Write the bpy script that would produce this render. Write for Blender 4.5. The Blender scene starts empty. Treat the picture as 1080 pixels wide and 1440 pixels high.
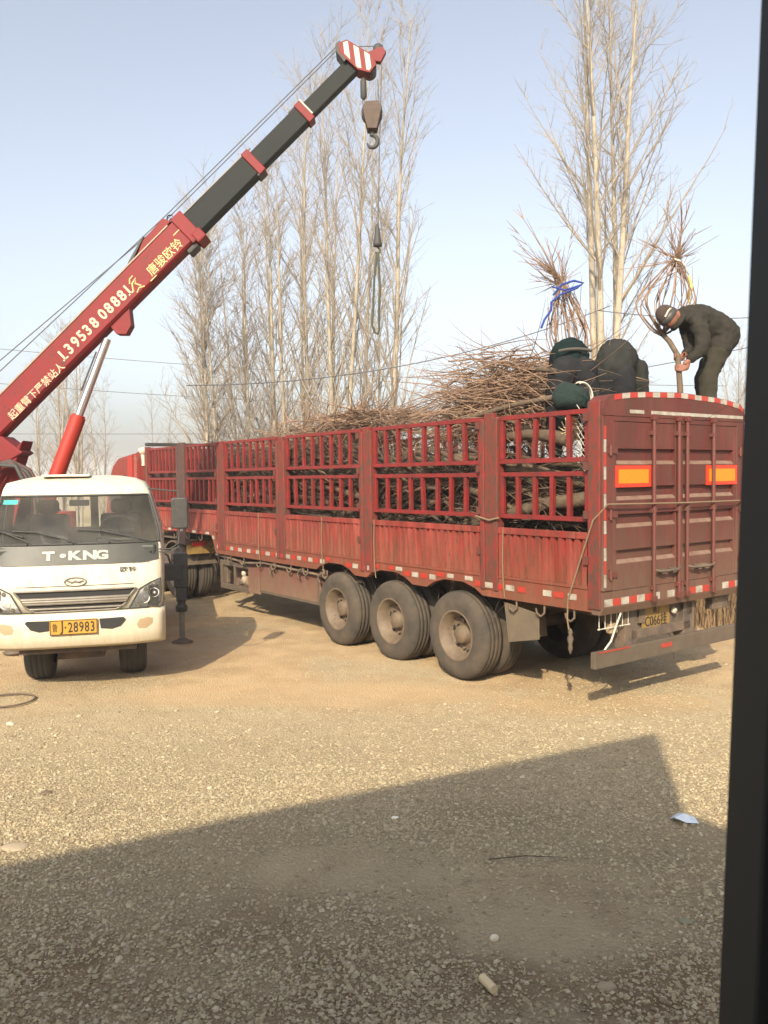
import bpy, math, random
import numpy as np
from mathutils import Vector, Matrix
S = bpy.context.scene
COL = S.collection
random.seed(7)
R_ = math.radians

# ------------------------------------------------------------------ camera, sky, sun, exposure
cam = bpy.data.cameras.new('camera'); camo = bpy.data.objects.new('camera', cam); COL.objects.link(camo); S.camera = camo
cam.sensor_fit = 'VERTICAL'; cam.sensor_height = 24.0; cam.lens = 1165.8 / 1440 * 24
cam.clip_start = 0.05; cam.clip_end = 3000
pit, rol = .0432, -.0126
fw = Vector((0, math.cos(pit), -math.sin(pit))); up0 = Vector((0, math.sin(pit), math.cos(pit))); r0 = Vector((1, 0, 0))
rr = math.cos(rol) * r0 + math.sin(rol) * up0; uu = -math.sin(rol) * r0 + math.cos(rol) * up0
camo.matrix_world = Matrix(((rr.x, uu.x, -fw.x, 0), (rr.y, uu.y, -fw.y, 0), (rr.z, uu.z, -fw.z, 2.4), (0, 0, 0, 1)))
cam.dof.use_dof = True; cam.dof.focus_distance = 10.0; cam.dof.aperture_fstop = 9.0

SUN_D = Vector((.21, .978, 0)).normalized()      # the way shadows fall on the ground
SUN_E = R_(33)
w = bpy.data.worlds.new('World'); S.world = w; w.use_nodes = True
nt = w.node_tree; bg = nt.nodes['Background']
sky = nt.nodes.new('ShaderNodeTexSky'); sky.sky_type = 'NISHITA'; sky.sun_disc = False
sky.sun_elevation = SUN_E; sky.sun_rotation = math.atan2(-SUN_D.x, -SUN_D.y)
sky.air_density = 1.0; sky.dust_density = 4.0; sky.ozone_density = 1.6; sky.altitude = 50
hs_ = nt.nodes.new('ShaderNodeHueSaturation'); hs_.inputs['Saturation'].default_value = .52; nt.links.new(sky.outputs[0], hs_.inputs['Color'])
nt.links.new(hs_.outputs[0], bg.inputs[0]); bg.inputs[1].default_value = 0.15
sl = bpy.data.lights.new('sun', 'SUN'); sl.energy = 4.3; sl.angle = R_(0.6); sl.color = (1.0, .85, .62)
so = bpy.data.objects.new('sun', sl); COL.objects.link(so)
ld = Vector((SUN_D.x * math.cos(SUN_E), SUN_D.y * math.cos(SUN_E), -math.sin(SUN_E)))
so.rotation_euler = ld.to_track_quat('-Z', 'Y').to_euler(); so.location = (-4, -15, 20)
S.view_settings.view_transform = 'Standard'; S.view_settings.look = 'None'; S.view_settings.exposure = 0.79; S.view_settings.gamma = 1
S.render.engine = 'CYCLES'
HAZE = 0.0015

# ------------------------------------------------------------------ materials
def mat(name, base, rough=.6, metal=0, var=None, scale=6, amt=.5, stretch=(1, 1, 1), bump=0, bscale=40, dust=None, dustz=None, island=0, spots=None, spec=.5, fade=None):
    """procedural material: base colour mixed with VAR by noise, SPOTS by a second noise, dust towards low z of the world"""
    m = bpy.data.materials.new(name); m.use_nodes = True; t = m.node_tree; L = t.links
    b = t.nodes['Principled BSDF']; b.inputs['Roughness'].default_value = rough; b.inputs['Metallic'].default_value = metal
    b.inputs['Specular IOR Level'].default_value = spec
    g = t.nodes.new('ShaderNodeNewGeometry')
    mp = t.nodes.new('ShaderNodeMapping'); mp.inputs['Scale'].default_value = stretch; L.new(g.outputs['Position'], mp.inputs['Vector'])
    col = t.nodes.new('ShaderNodeRGB'); col.outputs[0].default_value = (*base, 1); out = col.outputs[0]
    def mix(a, bcol, fac):
        x = t.nodes.new('ShaderNodeMix'); x.data_type = 'RGBA'; L.new(fac, x.inputs[0]); L.new(a, x.inputs[6]); x.inputs[7].default_value = (*bcol, 1); return x.outputs[2]
    def noise(sc, lo, hi, det=6, top=1.0, seed=0.0):
        n = t.nodes.new('ShaderNodeTexNoise'); n.noise_dimensions = '4D'; n.inputs['W'].default_value = seed; n.inputs['Scale'].default_value = sc; n.inputs['Detail'].default_value = det; n.inputs['Roughness'].default_value = .62
        L.new(mp.outputs[0], n.inputs['Vector'])
        r = t.nodes.new('ShaderNodeMapRange'); r.inputs[1].default_value = lo; r.inputs[2].default_value = hi; r.inputs[4].default_value = top
        L.new(n.outputs['Fac'], r.inputs[0]); return r.outputs[0]
    if var is not None: out = mix(out, var, noise(scale, .35, .68, top=amt))
    if fade is not None: out = mix(out, fade[0], noise(fade[1], .48, .72, top=fade[2], seed=11.1))
    if spots is not None: out = mix(out, spots[0], noise(spots[1], spots[2], spots[2] + .06, top=spots[3], seed=3.3))
    if dust is not None:
        sx = t.nodes.new('ShaderNodeSeparateXYZ'); L.new(g.outputs['Position'], sx.inputs[0])
        r = t.nodes.new('ShaderNodeMapRange'); r.inputs[1].default_value = dustz[1]; r.inputs[2].default_value = dustz[0]; L.new(sx.outputs[2], r.inputs[0])
        n = noise(9, .3, .7, top=1, seed=7.7); mu = t.nodes.new('ShaderNodeMath'); mu.operation = 'MULTIPLY_ADD'; L.new(n, mu.inputs[0]); mu.inputs[1].default_value = .55; mu.inputs[2].default_value = .45
        m2 = t.nodes.new('ShaderNodeMath'); m2.operation = 'MULTIPLY'; m2.use_clamp = True; L.new(mu.outputs[0], m2.inputs[0]); L.new(r.outputs[0], m2.inputs[1]); out = mix(out, dust, m2.outputs[0])
    if island:
        hs = t.nodes.new('ShaderNodeHueSaturation'); r = t.nodes.new('ShaderNodeMapRange'); r.inputs[3].default_value = 1 - island; r.inputs[4].default_value = 1 + island
        L.new(g.outputs['Random Per Island'], r.inputs[0]); L.new(r.outputs[0], hs.inputs['Value']); L.new(out, hs.inputs['Color']); out = hs.outputs[0]
    L.new(out, b.inputs['Base Color'])
    if bump:
        n = t.nodes.new('ShaderNodeTexNoise'); n.inputs['Scale'].default_value = bscale; n.inputs['Detail'].default_value = 5; L.new(mp.outputs[0], n.inputs['Vector'])
        bp = t.nodes.new('ShaderNodeBump'); bp.inputs['Strength'].default_value = bump; bp.inputs['Distance'].default_value = .02; L.new(n.outputs['Fac'], bp.inputs['Height']); L.new(bp.outputs[0], b.inputs['Normal'])
    return m

DUST = (.34, .26, .17)
M = dict(
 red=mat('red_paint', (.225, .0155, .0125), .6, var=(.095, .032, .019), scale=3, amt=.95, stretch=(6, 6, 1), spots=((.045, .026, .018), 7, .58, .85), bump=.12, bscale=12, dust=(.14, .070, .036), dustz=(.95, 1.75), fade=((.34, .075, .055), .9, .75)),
 bar=mat('red_bar_paint', (.20, .012, .012), .55, var=(.075, .018, .013), scale=7, amt=.85, spots=((.09, .045, .03), 14, .60, .8), bump=.1, bscale=20),
 post=mat('rusty_post_paint', (.19, .016, .012), .7, var=(.070, .034, .021), scale=3.5, amt=.95, stretch=(3, 3, 1), spots=((.055, .036, .024), 8, .52, .8), bump=.2, bscale=20),
 dpost=mat('dark_brown_post', (.060, .030, .028), .7, var=(.10, .05, .035), scale=6, amt=.6),
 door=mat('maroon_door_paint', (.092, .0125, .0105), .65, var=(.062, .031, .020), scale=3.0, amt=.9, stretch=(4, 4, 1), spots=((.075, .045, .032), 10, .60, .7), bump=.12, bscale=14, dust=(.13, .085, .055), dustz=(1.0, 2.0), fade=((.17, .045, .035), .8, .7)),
 lip=mat('sunlit_ledge', (.19, .125, .09), .85, var=(.10, .045, .032), scale=9, amt=.7),
 rod=mat('lock_rod_paint', (.115, .022, .018), .6, var=(.075, .042, .028), scale=9, amt=.8),
 tr=mat('reflective_red', (.36, .022, .015), .4, var=(.25, .06, .04), scale=9, amt=.6),
 tw=mat('reflective_white', (.40, .38, .33), .45, var=(.17, .13, .09), scale=11, amt=.85),
 orange=mat('orange_reflector', (.72, .20, .006), .35, var=(.58, .14, .008), scale=30, amt=.4),
 ored=mat('fluorescent_red_border', (.55, .035, .015), .45),
 plate=mat('yellow_plate', (.50, .245, .018), .55, var=(.30, .17, .04), scale=15, amt=.6),
 plate2=mat('dusty_yellow_plate', (.27, .16, .03), .7, var=(.13, .09, .05), scale=15, amt=.8),
 ink=mat('black_ink', (.02, .018, .015), .6),
 black=mat('black_plastic', (.025, .026, .027), .5, var=(.07, .06, .05), scale=12, amt=.6),
 under=mat('dirty_chassis_steel', (.07, .055, .045), .8, var=(.19, .13, .085), scale=6, amt=.8, bump=.2, bscale=25),
 rubber=mat('dusty_rubber', (.036, .031, .026), .9, var=(.095, .072, .05), scale=4, amt=.85, bump=.15, bscale=30),
 rim=mat('dusty_rim', (.15, .11, .072), .7, var=(.08, .058, .04), scale=9, amt=.8, spots=((.06, .045, .035), 12, .62, .6)),
 flap=mat('mud_flap_rubber', (.10, .078, .055), .9, var=(.15, .115, .075), scale=5, amt=.7),
 boxred=mat('toolbox_paint', (.135, .035, .028), .7, var=(.13, .085, .055), scale=4, amt=.8, stretch=(2, 2, 1), dust=(.19, .14, .09), dustz=(.35, 1.0)),
 boxgrey=mat('toolbox_grey', (.105, .080, .056), .8, var=(.065, .047, .034), scale=8, amt=.7),
 cream=mat('cream_cab_paint', (.58, .56, .465), .42, var=(.42, .34, .22), scale=3, amt=.6, stretch=(3, 3, .8), spots=((.27, .17, .08), 9, .63, .6), dust=(.42, .33, .21), dustz=(.45, .95)),
 gasket=mat('cab_gasket', (.04, .04, .038), .7),
 panel=mat('grey_front_panel', (.034, .037, .033), .5, var=(.06, .058, .046), scale=8, amt=.7),
 letter=mat('silver_lettering', (.34, .34, .31), .5, var=(.22, .21, .18), scale=30, amt=.5),
 chrome=mat('grille_silver', (.20, .185, .155), .45, metal=.2, var=(.12, .10, .08), scale=10, amt=.7),
 lampin=mat('lamp_reflector', (.66, .66, .64), .3),
 amber=mat('fog_lens', (.34, .25, .15), .45),
 dark=mat('dark_interior', (.02, .02, .02), .8),
 seat=mat('grey_seat_cloth', (.10, .10, .10), .9, var=(.17, .16, .15), scale=12, amt=.6),
 crane=mat('crane_red_paint', (.165, .0075, .0105), .6, var=(.115, .014, .013), scale=2.6, amt=.75, stretch=(2, 1, 2), spots=((.045, .018, .014), 8, .60, .8), bump=.08, bscale=8, spec=.3),
 crane2=mat('orange_red_cylinder', (.33, .022, .012), .5, var=(.22, .030, .020), scale=5, amt=.5),
 boomk=mat('boom_charcoal', (.009, .012, .0125), .7, var=(.016, .019, .018), scale=4, amt=.6, spec=.25),
 boomk2=mat('boom_grey_green', (.010, .0125, .0125), .7, var=(.017, .019, .017), scale=5, amt=.5, spec=.25),
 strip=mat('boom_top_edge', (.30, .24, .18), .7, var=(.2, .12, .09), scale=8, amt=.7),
 text=mat('cream_lettering', (.60, .50, .33), .7, var=(.42, .22, .16), scale=20, amt=.55),
 text2=mat('yellow_lettering', (.62, .47, .20), .7, var=(.6, .4, .2), scale=24, amt=.5),
 white=mat('white_paint', (.48, .43, .34), .6, var=(.4, .32, .24), scale=14, amt=.5),
 steel=mat('polished_piston', (.75, .75, .76), .22, metal=.9),
 cable=mat('steel_cable', (.075, .075, .08), .55),
 hook=mat('rusty_hook_block', (.040, .026, .020), .7, var=(.085, .050, .032), scale=14, amt=.8),
 bark=mat('poplar_bark', (.37, .325, .25), .85, var=(.19, .165, .125), scale=2.2, amt=.95, stretch=(3, 3, 1), spots=((.10, .085, .06), 9, .60, .8), bump=.4, bscale=14),
 twig=mat('poplar_twigs', (.31, .27, .22), .9, var=(.19, .165, .135), scale=1.5, amt=.8),
 fartwig=mat('distant_twigs', (.25, .215, .175), .9),
 log=mat('fruit_tree_bark', (.13, .092, .058), .9, var=(.06, .042, .03), scale=12, amt=.9, bump=.5, bscale=30),
 cut=mat('sawn_wood', (.42, .33, .19), .85),
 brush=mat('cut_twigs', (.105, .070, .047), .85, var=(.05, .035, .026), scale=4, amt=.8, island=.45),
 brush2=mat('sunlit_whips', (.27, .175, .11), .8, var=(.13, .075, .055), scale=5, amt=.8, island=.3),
 rope=mat('hemp_rope', (.19, .135, .08), .95, var=(.12, .085, .055), scale=30, amt=.6),
 brope=mat('blue_rope', (.012, .035, .20), .8),
 wrope=mat('white_packing_strap', (.50, .48, .41), .6),
 net=mat('green_net', (.003, .012, .011), .9, var=(.009, .026, .021), scale=40, amt=.8, bump=.6, bscale=50),
 coat=mat('charcoal_coat_cloth', (.020, .021, .020), .95, var=(.034, .034, .031), scale=7, amt=.6, bump=.5, bscale=9, spec=.15),
 coat2=mat('dark_brown_coat_cloth', (.024, .022, .018), .95, var=(.038, .034, .028), scale=7, amt=.6, bump=.5, bscale=9, spec=.15),
 trous=mat('charcoal_trouser_cloth', (.014, .015, .017), .95, var=(.025, .026, .028), scale=8, amt=.6, bump=.5, bscale=10, spec=.15),
 trous2=mat('olive_trouser_cloth', (.030, .028, .020), .95, var=(.045, .041, .030), scale=8, amt=.6, bump=.4, bscale=10, spec=.15),
 teal=mat('dark_green_shirt', (.003, .010, .0105), .9, var=(.006, .017, .017), scale=9, amt=.5, bump=.5, bscale=9, spec=.2),
 skin=mat('skin', (.20, .085, .052), .65),
 hat=mat('brown_knit_hat', (.055, .032, .026), .95, var=(.025, .02, .018), scale=20, amt=.8, bump=.5, bscale=60),
 shoe=mat('black_shoe', (.02, .02, .02), .7),
 frame=mat('dark_window_frame', (.008, .011, .010), .7),
 plaster=mat('grey_plaster', (.38, .35, .30), .9, var=(.30, .27, .22), scale=2, amt=.6, bump=.1),
 litter=mat('foil_wrapper', (.50, .58, .68), .35, var=(.75, .78, .8), scale=30, amt=.8),
 cork=mat('pale_stub', (.62, .50, .30), .7),
 earth=mat('dry_grass', (.24, .16, .085), .95, var=(.13, .085, .05), scale=4, amt=.8, island=.4),
)
def glass_mat(name, tint, dirt, dirtcol):
    m = bpy.data.materials.new(name); m.use_nodes = True; t = m.node_tree; t.nodes.remove(t.nodes['Principled BSDF'])
    o = t.nodes['Material Output']; tr = t.nodes.new('ShaderNodeBsdfTransparent'); tr.inputs[0].default_value = (*tint, 1)
    gl = t.nodes.new('ShaderNodeBsdfGlossy'); gl.inputs['Roughness'].default_value = .03
    fr = t.nodes.new('ShaderNodeFresnel'); fr.inputs[0].default_value = 1.55; mx = t.nodes.new('ShaderNodeMixShader')
    t.links.new(fr.outputs[0], mx.inputs[0]); t.links.new(tr.outputs[0], mx.inputs[1]); t.links.new(gl.outputs[0], mx.inputs[2])
    df = t.nodes.new('ShaderNodeBsdfDiffuse'); df.inputs[0].default_value = (*dirtcol, 1); m2 = t.nodes.new('ShaderNodeMixShader')
    n = t.nodes.new('ShaderNodeTexNoise'); n.inputs['Scale'].default_value = 3.5; g = t.nodes.new('ShaderNodeNewGeometry'); t.links.new(g.outputs['Position'], n.inputs['Vector'])
    r = t.nodes.new('ShaderNodeMapRange'); r.inputs[1].default_value = .3; r.inputs[2].default_value = .7; r.inputs[3].default_value = dirt * .6; r.inputs[4].default_value = dirt * 1.4
    t.links.new(n.outputs['Fac'], r.inputs[0]); t.links.new(r.outputs[0], m2.inputs[0]); t.links.new(mx.outputs[0], m2.inputs[1]); t.links.new(df.outputs[0], m2.inputs[2]); t.links.new(m2.outputs[0], o.inputs[0]); return m
M['glass'] = glass_mat('windscreen_glass', (.74, .80, .78), .10, (.35, .31, .25))
M['clear'] = glass_mat('lamp_glass', (.95, .95, .95), .06, (.5, .45, .35))

PATCH = [((.95, 4.55, .95, .55), (.37, .30, .19)), ((-.2, 5.0, .7, .35), (.36, .295, .19)), ((-.45, 3.62, .55, .16), (.12, .082, .046)), ((.35, 3.85, .55, .22), (.15, .105, .06)), ((1.25, 3.75, .5, .25), (.14, .098, .055)), ((.6, 5.75, .7, .3), (.21, .165, .10)), ((2.2, 8.6, 1.2, .5), (.44, .30, .16)), ((-1.0, 9.1, 2.2, .55), (.46, .33, .19))]
def ground_mat():
    m = bpy.data.materials.new('yard_gravel_and_sand'); m.use_nodes = True; t = m.node_tree; L = t.links; b = t.nodes['Principled BSDF']; b.inputs['Roughness'].default_value = .95; b.inputs['Specular IOR Level'].default_value = .15
    g = t.nodes.new('ShaderNodeNewGeometry'); P_ = g.outputs['Position']
    def noise(sc, det=5): n = t.nodes.new('ShaderNodeTexNoise'); n.inputs['Scale'].default_value = sc; n.inputs['Detail'].default_value = det; n.inputs['Roughness'].default_value = .6; L.new(P_, n.inputs['Vector']); return n.outputs['Fac']
    def rng(v, a, c, lo=0., hi=1.): r = t.nodes.new('ShaderNodeMapRange'); r.inputs[1].default_value = a; r.inputs[2].default_value = c; r.inputs[3].default_value = lo; r.inputs[4].default_value = hi; L.new(v, r.inputs[0]); return r.outputs[0]
    def mix(a, c, f): x = t.nodes.new('ShaderNodeMix'); x.data_type = 'RGBA'; L.new(f, x.inputs[0]); L.new(a, x.inputs[6]) if not isinstance(a, tuple) else setattr(x.inputs[6], 'default_value', (*a, 1)); L.new(c, x.inputs[7]) if not isinstance(c, tuple) else setattr(x.inputs[7], 'default_value', (*c, 1)); return x.outputs[2]
    def mul(a, c): x = t.nodes.new('ShaderNodeMath'); x.operation = 'MULTIPLY'; L.new(a, x.inputs[0]); L.new(c, x.inputs[1]); return x.outputs[0]
    sx = t.nodes.new('ShaderNodeSeparateXYZ'); L.new(P_, sx.inputs[0])
    vo = t.nodes.new('ShaderNodeTexVoronoi'); vo.inputs['Scale'].default_value = 46; L.new(P_, vo.inputs['Vector'])
    v2 = t.nodes.new('ShaderNodeTexVoronoi'); v2.inputs['Scale'].default_value = 95; L.new(P_, v2.inputs['Vector'])
    cr = t.nodes.new('ShaderNodeSeparateColor'); L.new(vo.outputs['Color'], cr.inputs[0])
    peb = mix((.29, .235, .15), (.47, .39, .255), rng(cr.outputs[0], 0, 1))
    peb = mix(peb, (.33, .25, .15), rng(vo.outputs['Distance'], .45, .85, 0, .7))
    fine = mix((.42, .345, .22), (.31, .25, .155), rng(noise(5.0, 8), .35, .68)); peb = mix(peb, fine, mul(rng(noise(1.6, 6), .40, .60, .15, .85), rng(sx.outputs[1], 4.0, 7.5, .45, 1.0)))
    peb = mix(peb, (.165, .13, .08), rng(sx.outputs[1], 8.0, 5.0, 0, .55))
    sand = mix((.48, .355, .21), (.38, .265, .15), rng(noise(2.2), .35, .65))
    a = rng(sx.outputs[1], 7.6, 10.2); n1 = rng(noise(.55), .36, .56); tr = mul(a, n1)
    c = mix(peb, sand, rng(tr, .10, .60, 0., .95))
    def ell(cx, cy, ax, ay, lo=1.25, hi=.55):
        q_ = []
        for k, (c_, a_) in enumerate(((cx, ax), (cy, ay))):
            m1_ = t.nodes.new('ShaderNodeMath'); m1_.operation = 'SUBTRACT'; L.new(sx.outputs[k], m1_.inputs[0]); m1_.inputs[1].default_value = c_
            m2_ = t.nodes.new('ShaderNodeMath'); m2_.operation = 'DIVIDE'; L.new(m1_.outputs[0], m2_.inputs[0]); m2_.inputs[1].default_value = a_; q_.append(mul(m2_.outputs[0], m2_.outputs[0]))
        a3 = t.nodes.new('ShaderNodeMath'); a3.operation = 'ADD'; L.new(q_[0], a3.inputs[0]); L.new(q_[1], a3.inputs[1]); a4 = t.nodes.new('ShaderNodeMath'); a4.operation = 'MULTIPLY_ADD'; L.new(noise(3.2, 6), a4.inputs[0]); a4.inputs[1].default_value = 1.6; a4.inputs[2].default_value = -.8
        a5 = t.nodes.new('ShaderNodeMath'); a5.operation = 'ADD'; L.new(a3.outputs[0], a5.inputs[0]); L.new(a4.outputs[0], a5.inputs[1]); return rng(a5.outputs[0], lo, hi)
    for (e_, col_) in PATCH: c = mix(c, col_, rng(ell(*e_), 0, 1, 0, .6))
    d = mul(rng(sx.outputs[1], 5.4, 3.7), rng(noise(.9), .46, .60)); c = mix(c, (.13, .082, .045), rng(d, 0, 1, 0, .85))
    c = mix(c, (.36, .275, .17), rng(noise(1.1), .50, .72, 0, .6))
    L.new(c, b.inputs['Base Color'])
    ad = t.nodes.new('ShaderNodeMath'); ad.operation = 'ADD'; L.new(rng(vo.outputs['Distance'], 0, .8, 1, 0), ad.inputs[0]); L.new(rng(v2.outputs['Distance'], 0, .8, .5, 0), ad.inputs[1])
    bp = t.nodes.new('ShaderNodeBump'); bp.inputs['Distance'].default_value = .013; bp.inputs['Strength'].default_value = .7; L.new(ad.outputs[0], bp.inputs['Height']); L.new(bp.outputs[0], b.inputs['Normal'])
    return m
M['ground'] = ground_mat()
def stone_mat():
    m = bpy.data.materials.new('gravel_stone'); m.use_nodes = True; t = m.node_tree; L = t.links; b = t.nodes['Principled BSDF']; b.inputs['Roughness'].default_value = .9; b.inputs['Specular IOR Level'].default_value = .2
    g = t.nodes.new('ShaderNodeNewGeometry'); r = t.nodes.new('ShaderNodeValToRGB'); L.new(g.outputs['Random Per Island'], r.inputs[0])
    e = r.color_ramp.elements; e[0].position = 0; e[0].color = (.22, .18, .115, 1); e[1].position = 1; e[1].color = (.50, .44, .31, 1)
    for p_, c_ in ((.3, (.32, .265, .17, 1)), (.65, (.405, .335, .215, 1)), (.85, (.36, .315, .225, 1)), (.97, (.45, .385, .265, 1))): x = e.new(p_); x.color = c_
    n = t.nodes.new('ShaderNodeTexNoise'); n.inputs['Scale'].default_value = 60; L.new(g.outputs['Position'], n.inputs['Vector']); mx = t.nodes.new('ShaderNodeMix'); mx.data_type = 'RGBA'; mx.blend_type = 'MULTIPLY'; mx.inputs[0].default_value = .5
    L.new(r.outputs[0], mx.inputs[6]); r2 = t.nodes.new('ShaderNodeMapRange'); r2.inputs[1].default_value = .3; r2.inputs[2].default_value = .7; r2.inputs[3].default_value = .6; r2.inputs[4].default_value = 1.15; L.new(n.outputs['Fac'], r2.inputs[0]); L.new(r2.outputs[0], mx.inputs[7])
    L.new(mx.outputs[2], b.inputs['Base Color']); return m
M['stone'] = stone_mat()

# ------------------------------------------------------------------ mesh helpers
class MB:
    def __init__(s): s.v = []; s.f = []; s.sm = []
    def add(s, vs, fs, smooth=False):
        o = len(s.v); s.v += [tuple(v) for v in vs]; s.f += [tuple(i + o for i in f) for f in fs]; s.sm += [smooth] * len(fs); return s
    def box(s, x0, x1, y0, y1, z0, z1):
        return s.add([(x0, y0, z0), (x1, y0, z0), (x1, y1, z0), (x0, y1, z0), (x0, y0, z1), (x1, y0, z1), (x1, y1, z1), (x0, y1, z1)],
                     [(0, 3, 2, 1), (4, 5, 6, 7), (0, 1, 5, 4), (1, 2, 6, 5), (2, 3, 7, 6), (3, 0, 4, 7)])
    def tube(s, pts, rad, n=8, cap=True, smooth=True):
        pts = [Vector(p) for p in pts]; k = len(pts); rad = rad if isinstance(rad, (list, tuple)) else [rad] * k
        t0 = (pts[1] - pts[0]).normalized(); a = Vector((0, 0, 1)) if abs(t0.z) < .9 else Vector((1, 0, 0)); nx = t0.cross(a).normalized(); vs = []
        for i, p in enumerate(pts):
            t = (pts[min(i + 1, k - 1)] - pts[max(i - 1, 0)])
            if t.length < 1e-9: t = t0
            t = t.normalized(); nx = (nx - t * nx.dot(t))
            nx = nx.normalized() if nx.length > 1e-6 else t.orthogonal().normalized(); ny = t.cross(nx)
            for j in range(n):
                an = 2 * math.pi * j / n; vs.append(p + (nx * math.cos(an) + ny * math.sin(an)) * rad[i])
        fs = [(i * n + j, i * n + (j + 1) % n, (i + 1) * n + (j + 1) % n, (i + 1) * n + j) for i in range(k - 1) for j in range(n)]
        s.add(vs, fs, smooth)
        if cap and n > 3: s.add(vs[:n][::-1], [tuple(range(n))]); s.add(vs[-n:], [tuple(range(n))])
        return s
    def cyl(s, p0, p1, r, n=16, r1=None): return s.tube([p0, p1], [r, r if r1 is None else r1], n)
    def prism(s, prof, axis, a, b):
        """PROF: list of 2-D points; AXIS 0/1/2 the extrusion axis from A to B; the two others in order"""
        def mk(c, q): l = list(q); l.insert(axis, c); return tuple(l)
        n = len(prof); vs = [mk(a, q) for q in prof] + [mk(b, q) for q in prof]
        fs = [(i, (i + 1) % n, n + (i + 1) % n, n + i) for i in range(n)] + [tuple(range(n))[::-1], tuple(range(n, 2 * n))]
        return s.add(vs, fs)
    def lathe(s, prof, n=40, axis='y', c=(0, 0, 0)):
        """PROF: (radius, along) pairs turned about AXIS through C"""
        vs = []
        for r, h in prof:
            for j in range(n):
                a = 2 * math.pi * j / n; x, z = r * math.cos(a), r * math.sin(a)
                vs.append((c[0] + x, c[1] + h, c[2] + z) if axis == 'y' else (c[0] + x, c[1] + z, c[2] + h) if axis == 'z' else (c[0] + h, c[1] + x, c[2] + z))
        k = len(prof); fs = [(i * n + j, i * n + (j + 1) % n, (i + 1) * n + (j + 1) % n, (i + 1) * n + j) for i in range(k - 1) for j in range(n)]
        return s.add(vs, fs, True)
    def xf(s, M_): s.v = [tuple(M_ @ Vector(v)) for v in s.v]; return s
    def mesh(s, name, m=None, fix=True):
        me = bpy.data.meshes.new(name); me.from_pydata(s.v, [], s.f)
        me.polygons.foreach_set('use_smooth', s.sm)
        if fix and len(s.f) < 60000:
            import bmesh
            bm = bmesh.new(); bm.from_mesh(me); bmesh.ops.recalc_face_normals(bm, faces=bm.faces); bm.to_mesh(me); bm.free()
        if m: me.materials.append(m)
        me.update(); return me
WM = {}
def link(name, data, parent=None, mw=None, **pr):
    """link an object; MW is its world matrix (default: its parent's)"""
    o = bpy.data.objects.new(name, data); COL.objects.link(o)
    pw = WM[parent.name] if parent else Matrix(); mw = mw if mw is not None else pw.copy()
    if parent: o.parent = parent
    o.matrix_basis = pw.inverted() @ mw; WM[o.name] = mw
    for k, v_ in pr.items():
        if v_: o[k] = v_
    return o
def P(name, mb, m, parent=None, mw=None, bev=0, **pr):
    o = link(name, mb if isinstance(mb, bpy.types.Mesh) else mb.mesh(name, M[m] if isinstance(m, str) else m), parent, mw, **pr)
    if bev: b = o.modifiers.new('bevel', 'BEVEL'); b.width = bev; b.segments = 2; b.limit_method = 'ANGLE'
    return o
def T(name, label, cat, mw=None, group=None): return link(name, None, None, mw or Matrix(), label=label, category=cat, group=group)
def copy_tree(o, mw, parent=None, **pr):
    """a copy of a thing with copies of all it parents; mesh data shared"""
    c = o.copy(); COL.objects.link(c); c.parent = parent
    if parent is None: c.matrix_basis = mw; WM[c.name] = mw
    for k, v_ in pr.items(): c[k] = v_
    for ch in list(o.children): copy_tree(ch, None, c)
    return c
def text_mesh(body, size, extrude=.002, m='text', bold=0.0, space=1.0, sx=1.0):
    c = bpy.data.curves.new('lettering', 'FONT'); c.body = body; c.size = size; c.extrude = extrude; c.offset = bold; c.space_character = space; c.align_x = 'CENTER'; c.align_y = 'CENTER'; c.resolution_u = 3
    o = bpy.data.objects.new('lettering', c); COL.objects.link(o); d = bpy.context.evaluated_depsgraph_get(); d.update()
    me = bpy.data.meshes.new_from_object(o.evaluated_get(d)); bpy.data.objects.remove(o)
    n = len(me.vertices); a = np.empty(n * 3); me.vertices.foreach_get('co', a); a = a.reshape(-1, 3); a[:, 0] *= sx
    cx = (a[:, 0].min() + a[:, 0].max()) / 2; cy = (a[:, 1].min() + a[:, 1].max()) / 2; a[:, 0] -= cx; a[:, 1] -= cy; me.vertices.foreach_set('co', a.ravel())
    me.materials.clear(); me.materials.append(M[m]); me.update(); return me
def basis(o, x, y, z): x, y, z = Vector(x), Vector(y), Vector(z); return Matrix(((x.x, y.x, z.x, o[0]), (x.y, y.y, z.y, o[1]), (x.z, y.z, z.z, o[2]), (0, 0, 0, 1)))

# ------------------------------------------------------------------ ground
rng_ = np.random.default_rng(5)
def vnoise(x, y, s, seed=0):
    r = np.random.default_rng(seed).random((256, 256)); x = x * s + 1000; y = y * s + 1000; xi = np.floor(x).astype(int); yi = np.floor(y).astype(int); fx = x - xi; fy = y - yi; fx = fx * fx * (3 - 2 * fx); fy = fy * fy * (3 - 2 * fy)
    g = lambda a, b: r[a % 256, b % 256]
    return (g(xi, yi) * (1 - fx) + g(xi + 1, yi) * fx) * (1 - fy) + (g(xi, yi + 1) * (1 - fx) + g(xi + 1, yi + 1) * fx) * fy - .5
def gz(x, y):
    near = np.clip((22 - y) / 6, 0, 1) * np.clip((14 - np.abs(x)) / 4, 0, 1)
    return near * (vnoise(x, y, .55, 1) * .05 + vnoise(x, y, 2.1, 2) * .022 + vnoise(x, y, 7, 3) * .010) - .012
def axis_pts(a, b, step, lo, hi, k=1.35):
    m = list(np.arange(a, b, step)); s_ = step; v_ = a; L_ = []
    while v_ > lo: s_ *= k; v_ -= s_; L_.append(v_)
    s_ = step; v_ = m[-1]; H_ = []
    while v_ < hi: s_ *= k; v_ += s_; H_.append(v_)
    return np.array(L_[::-1] + m + H_)
xs = axis_pts(-7, 7, .06, -600, 600); ys = axis_pts(1.0, 15, .06, -180, 800)
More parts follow.
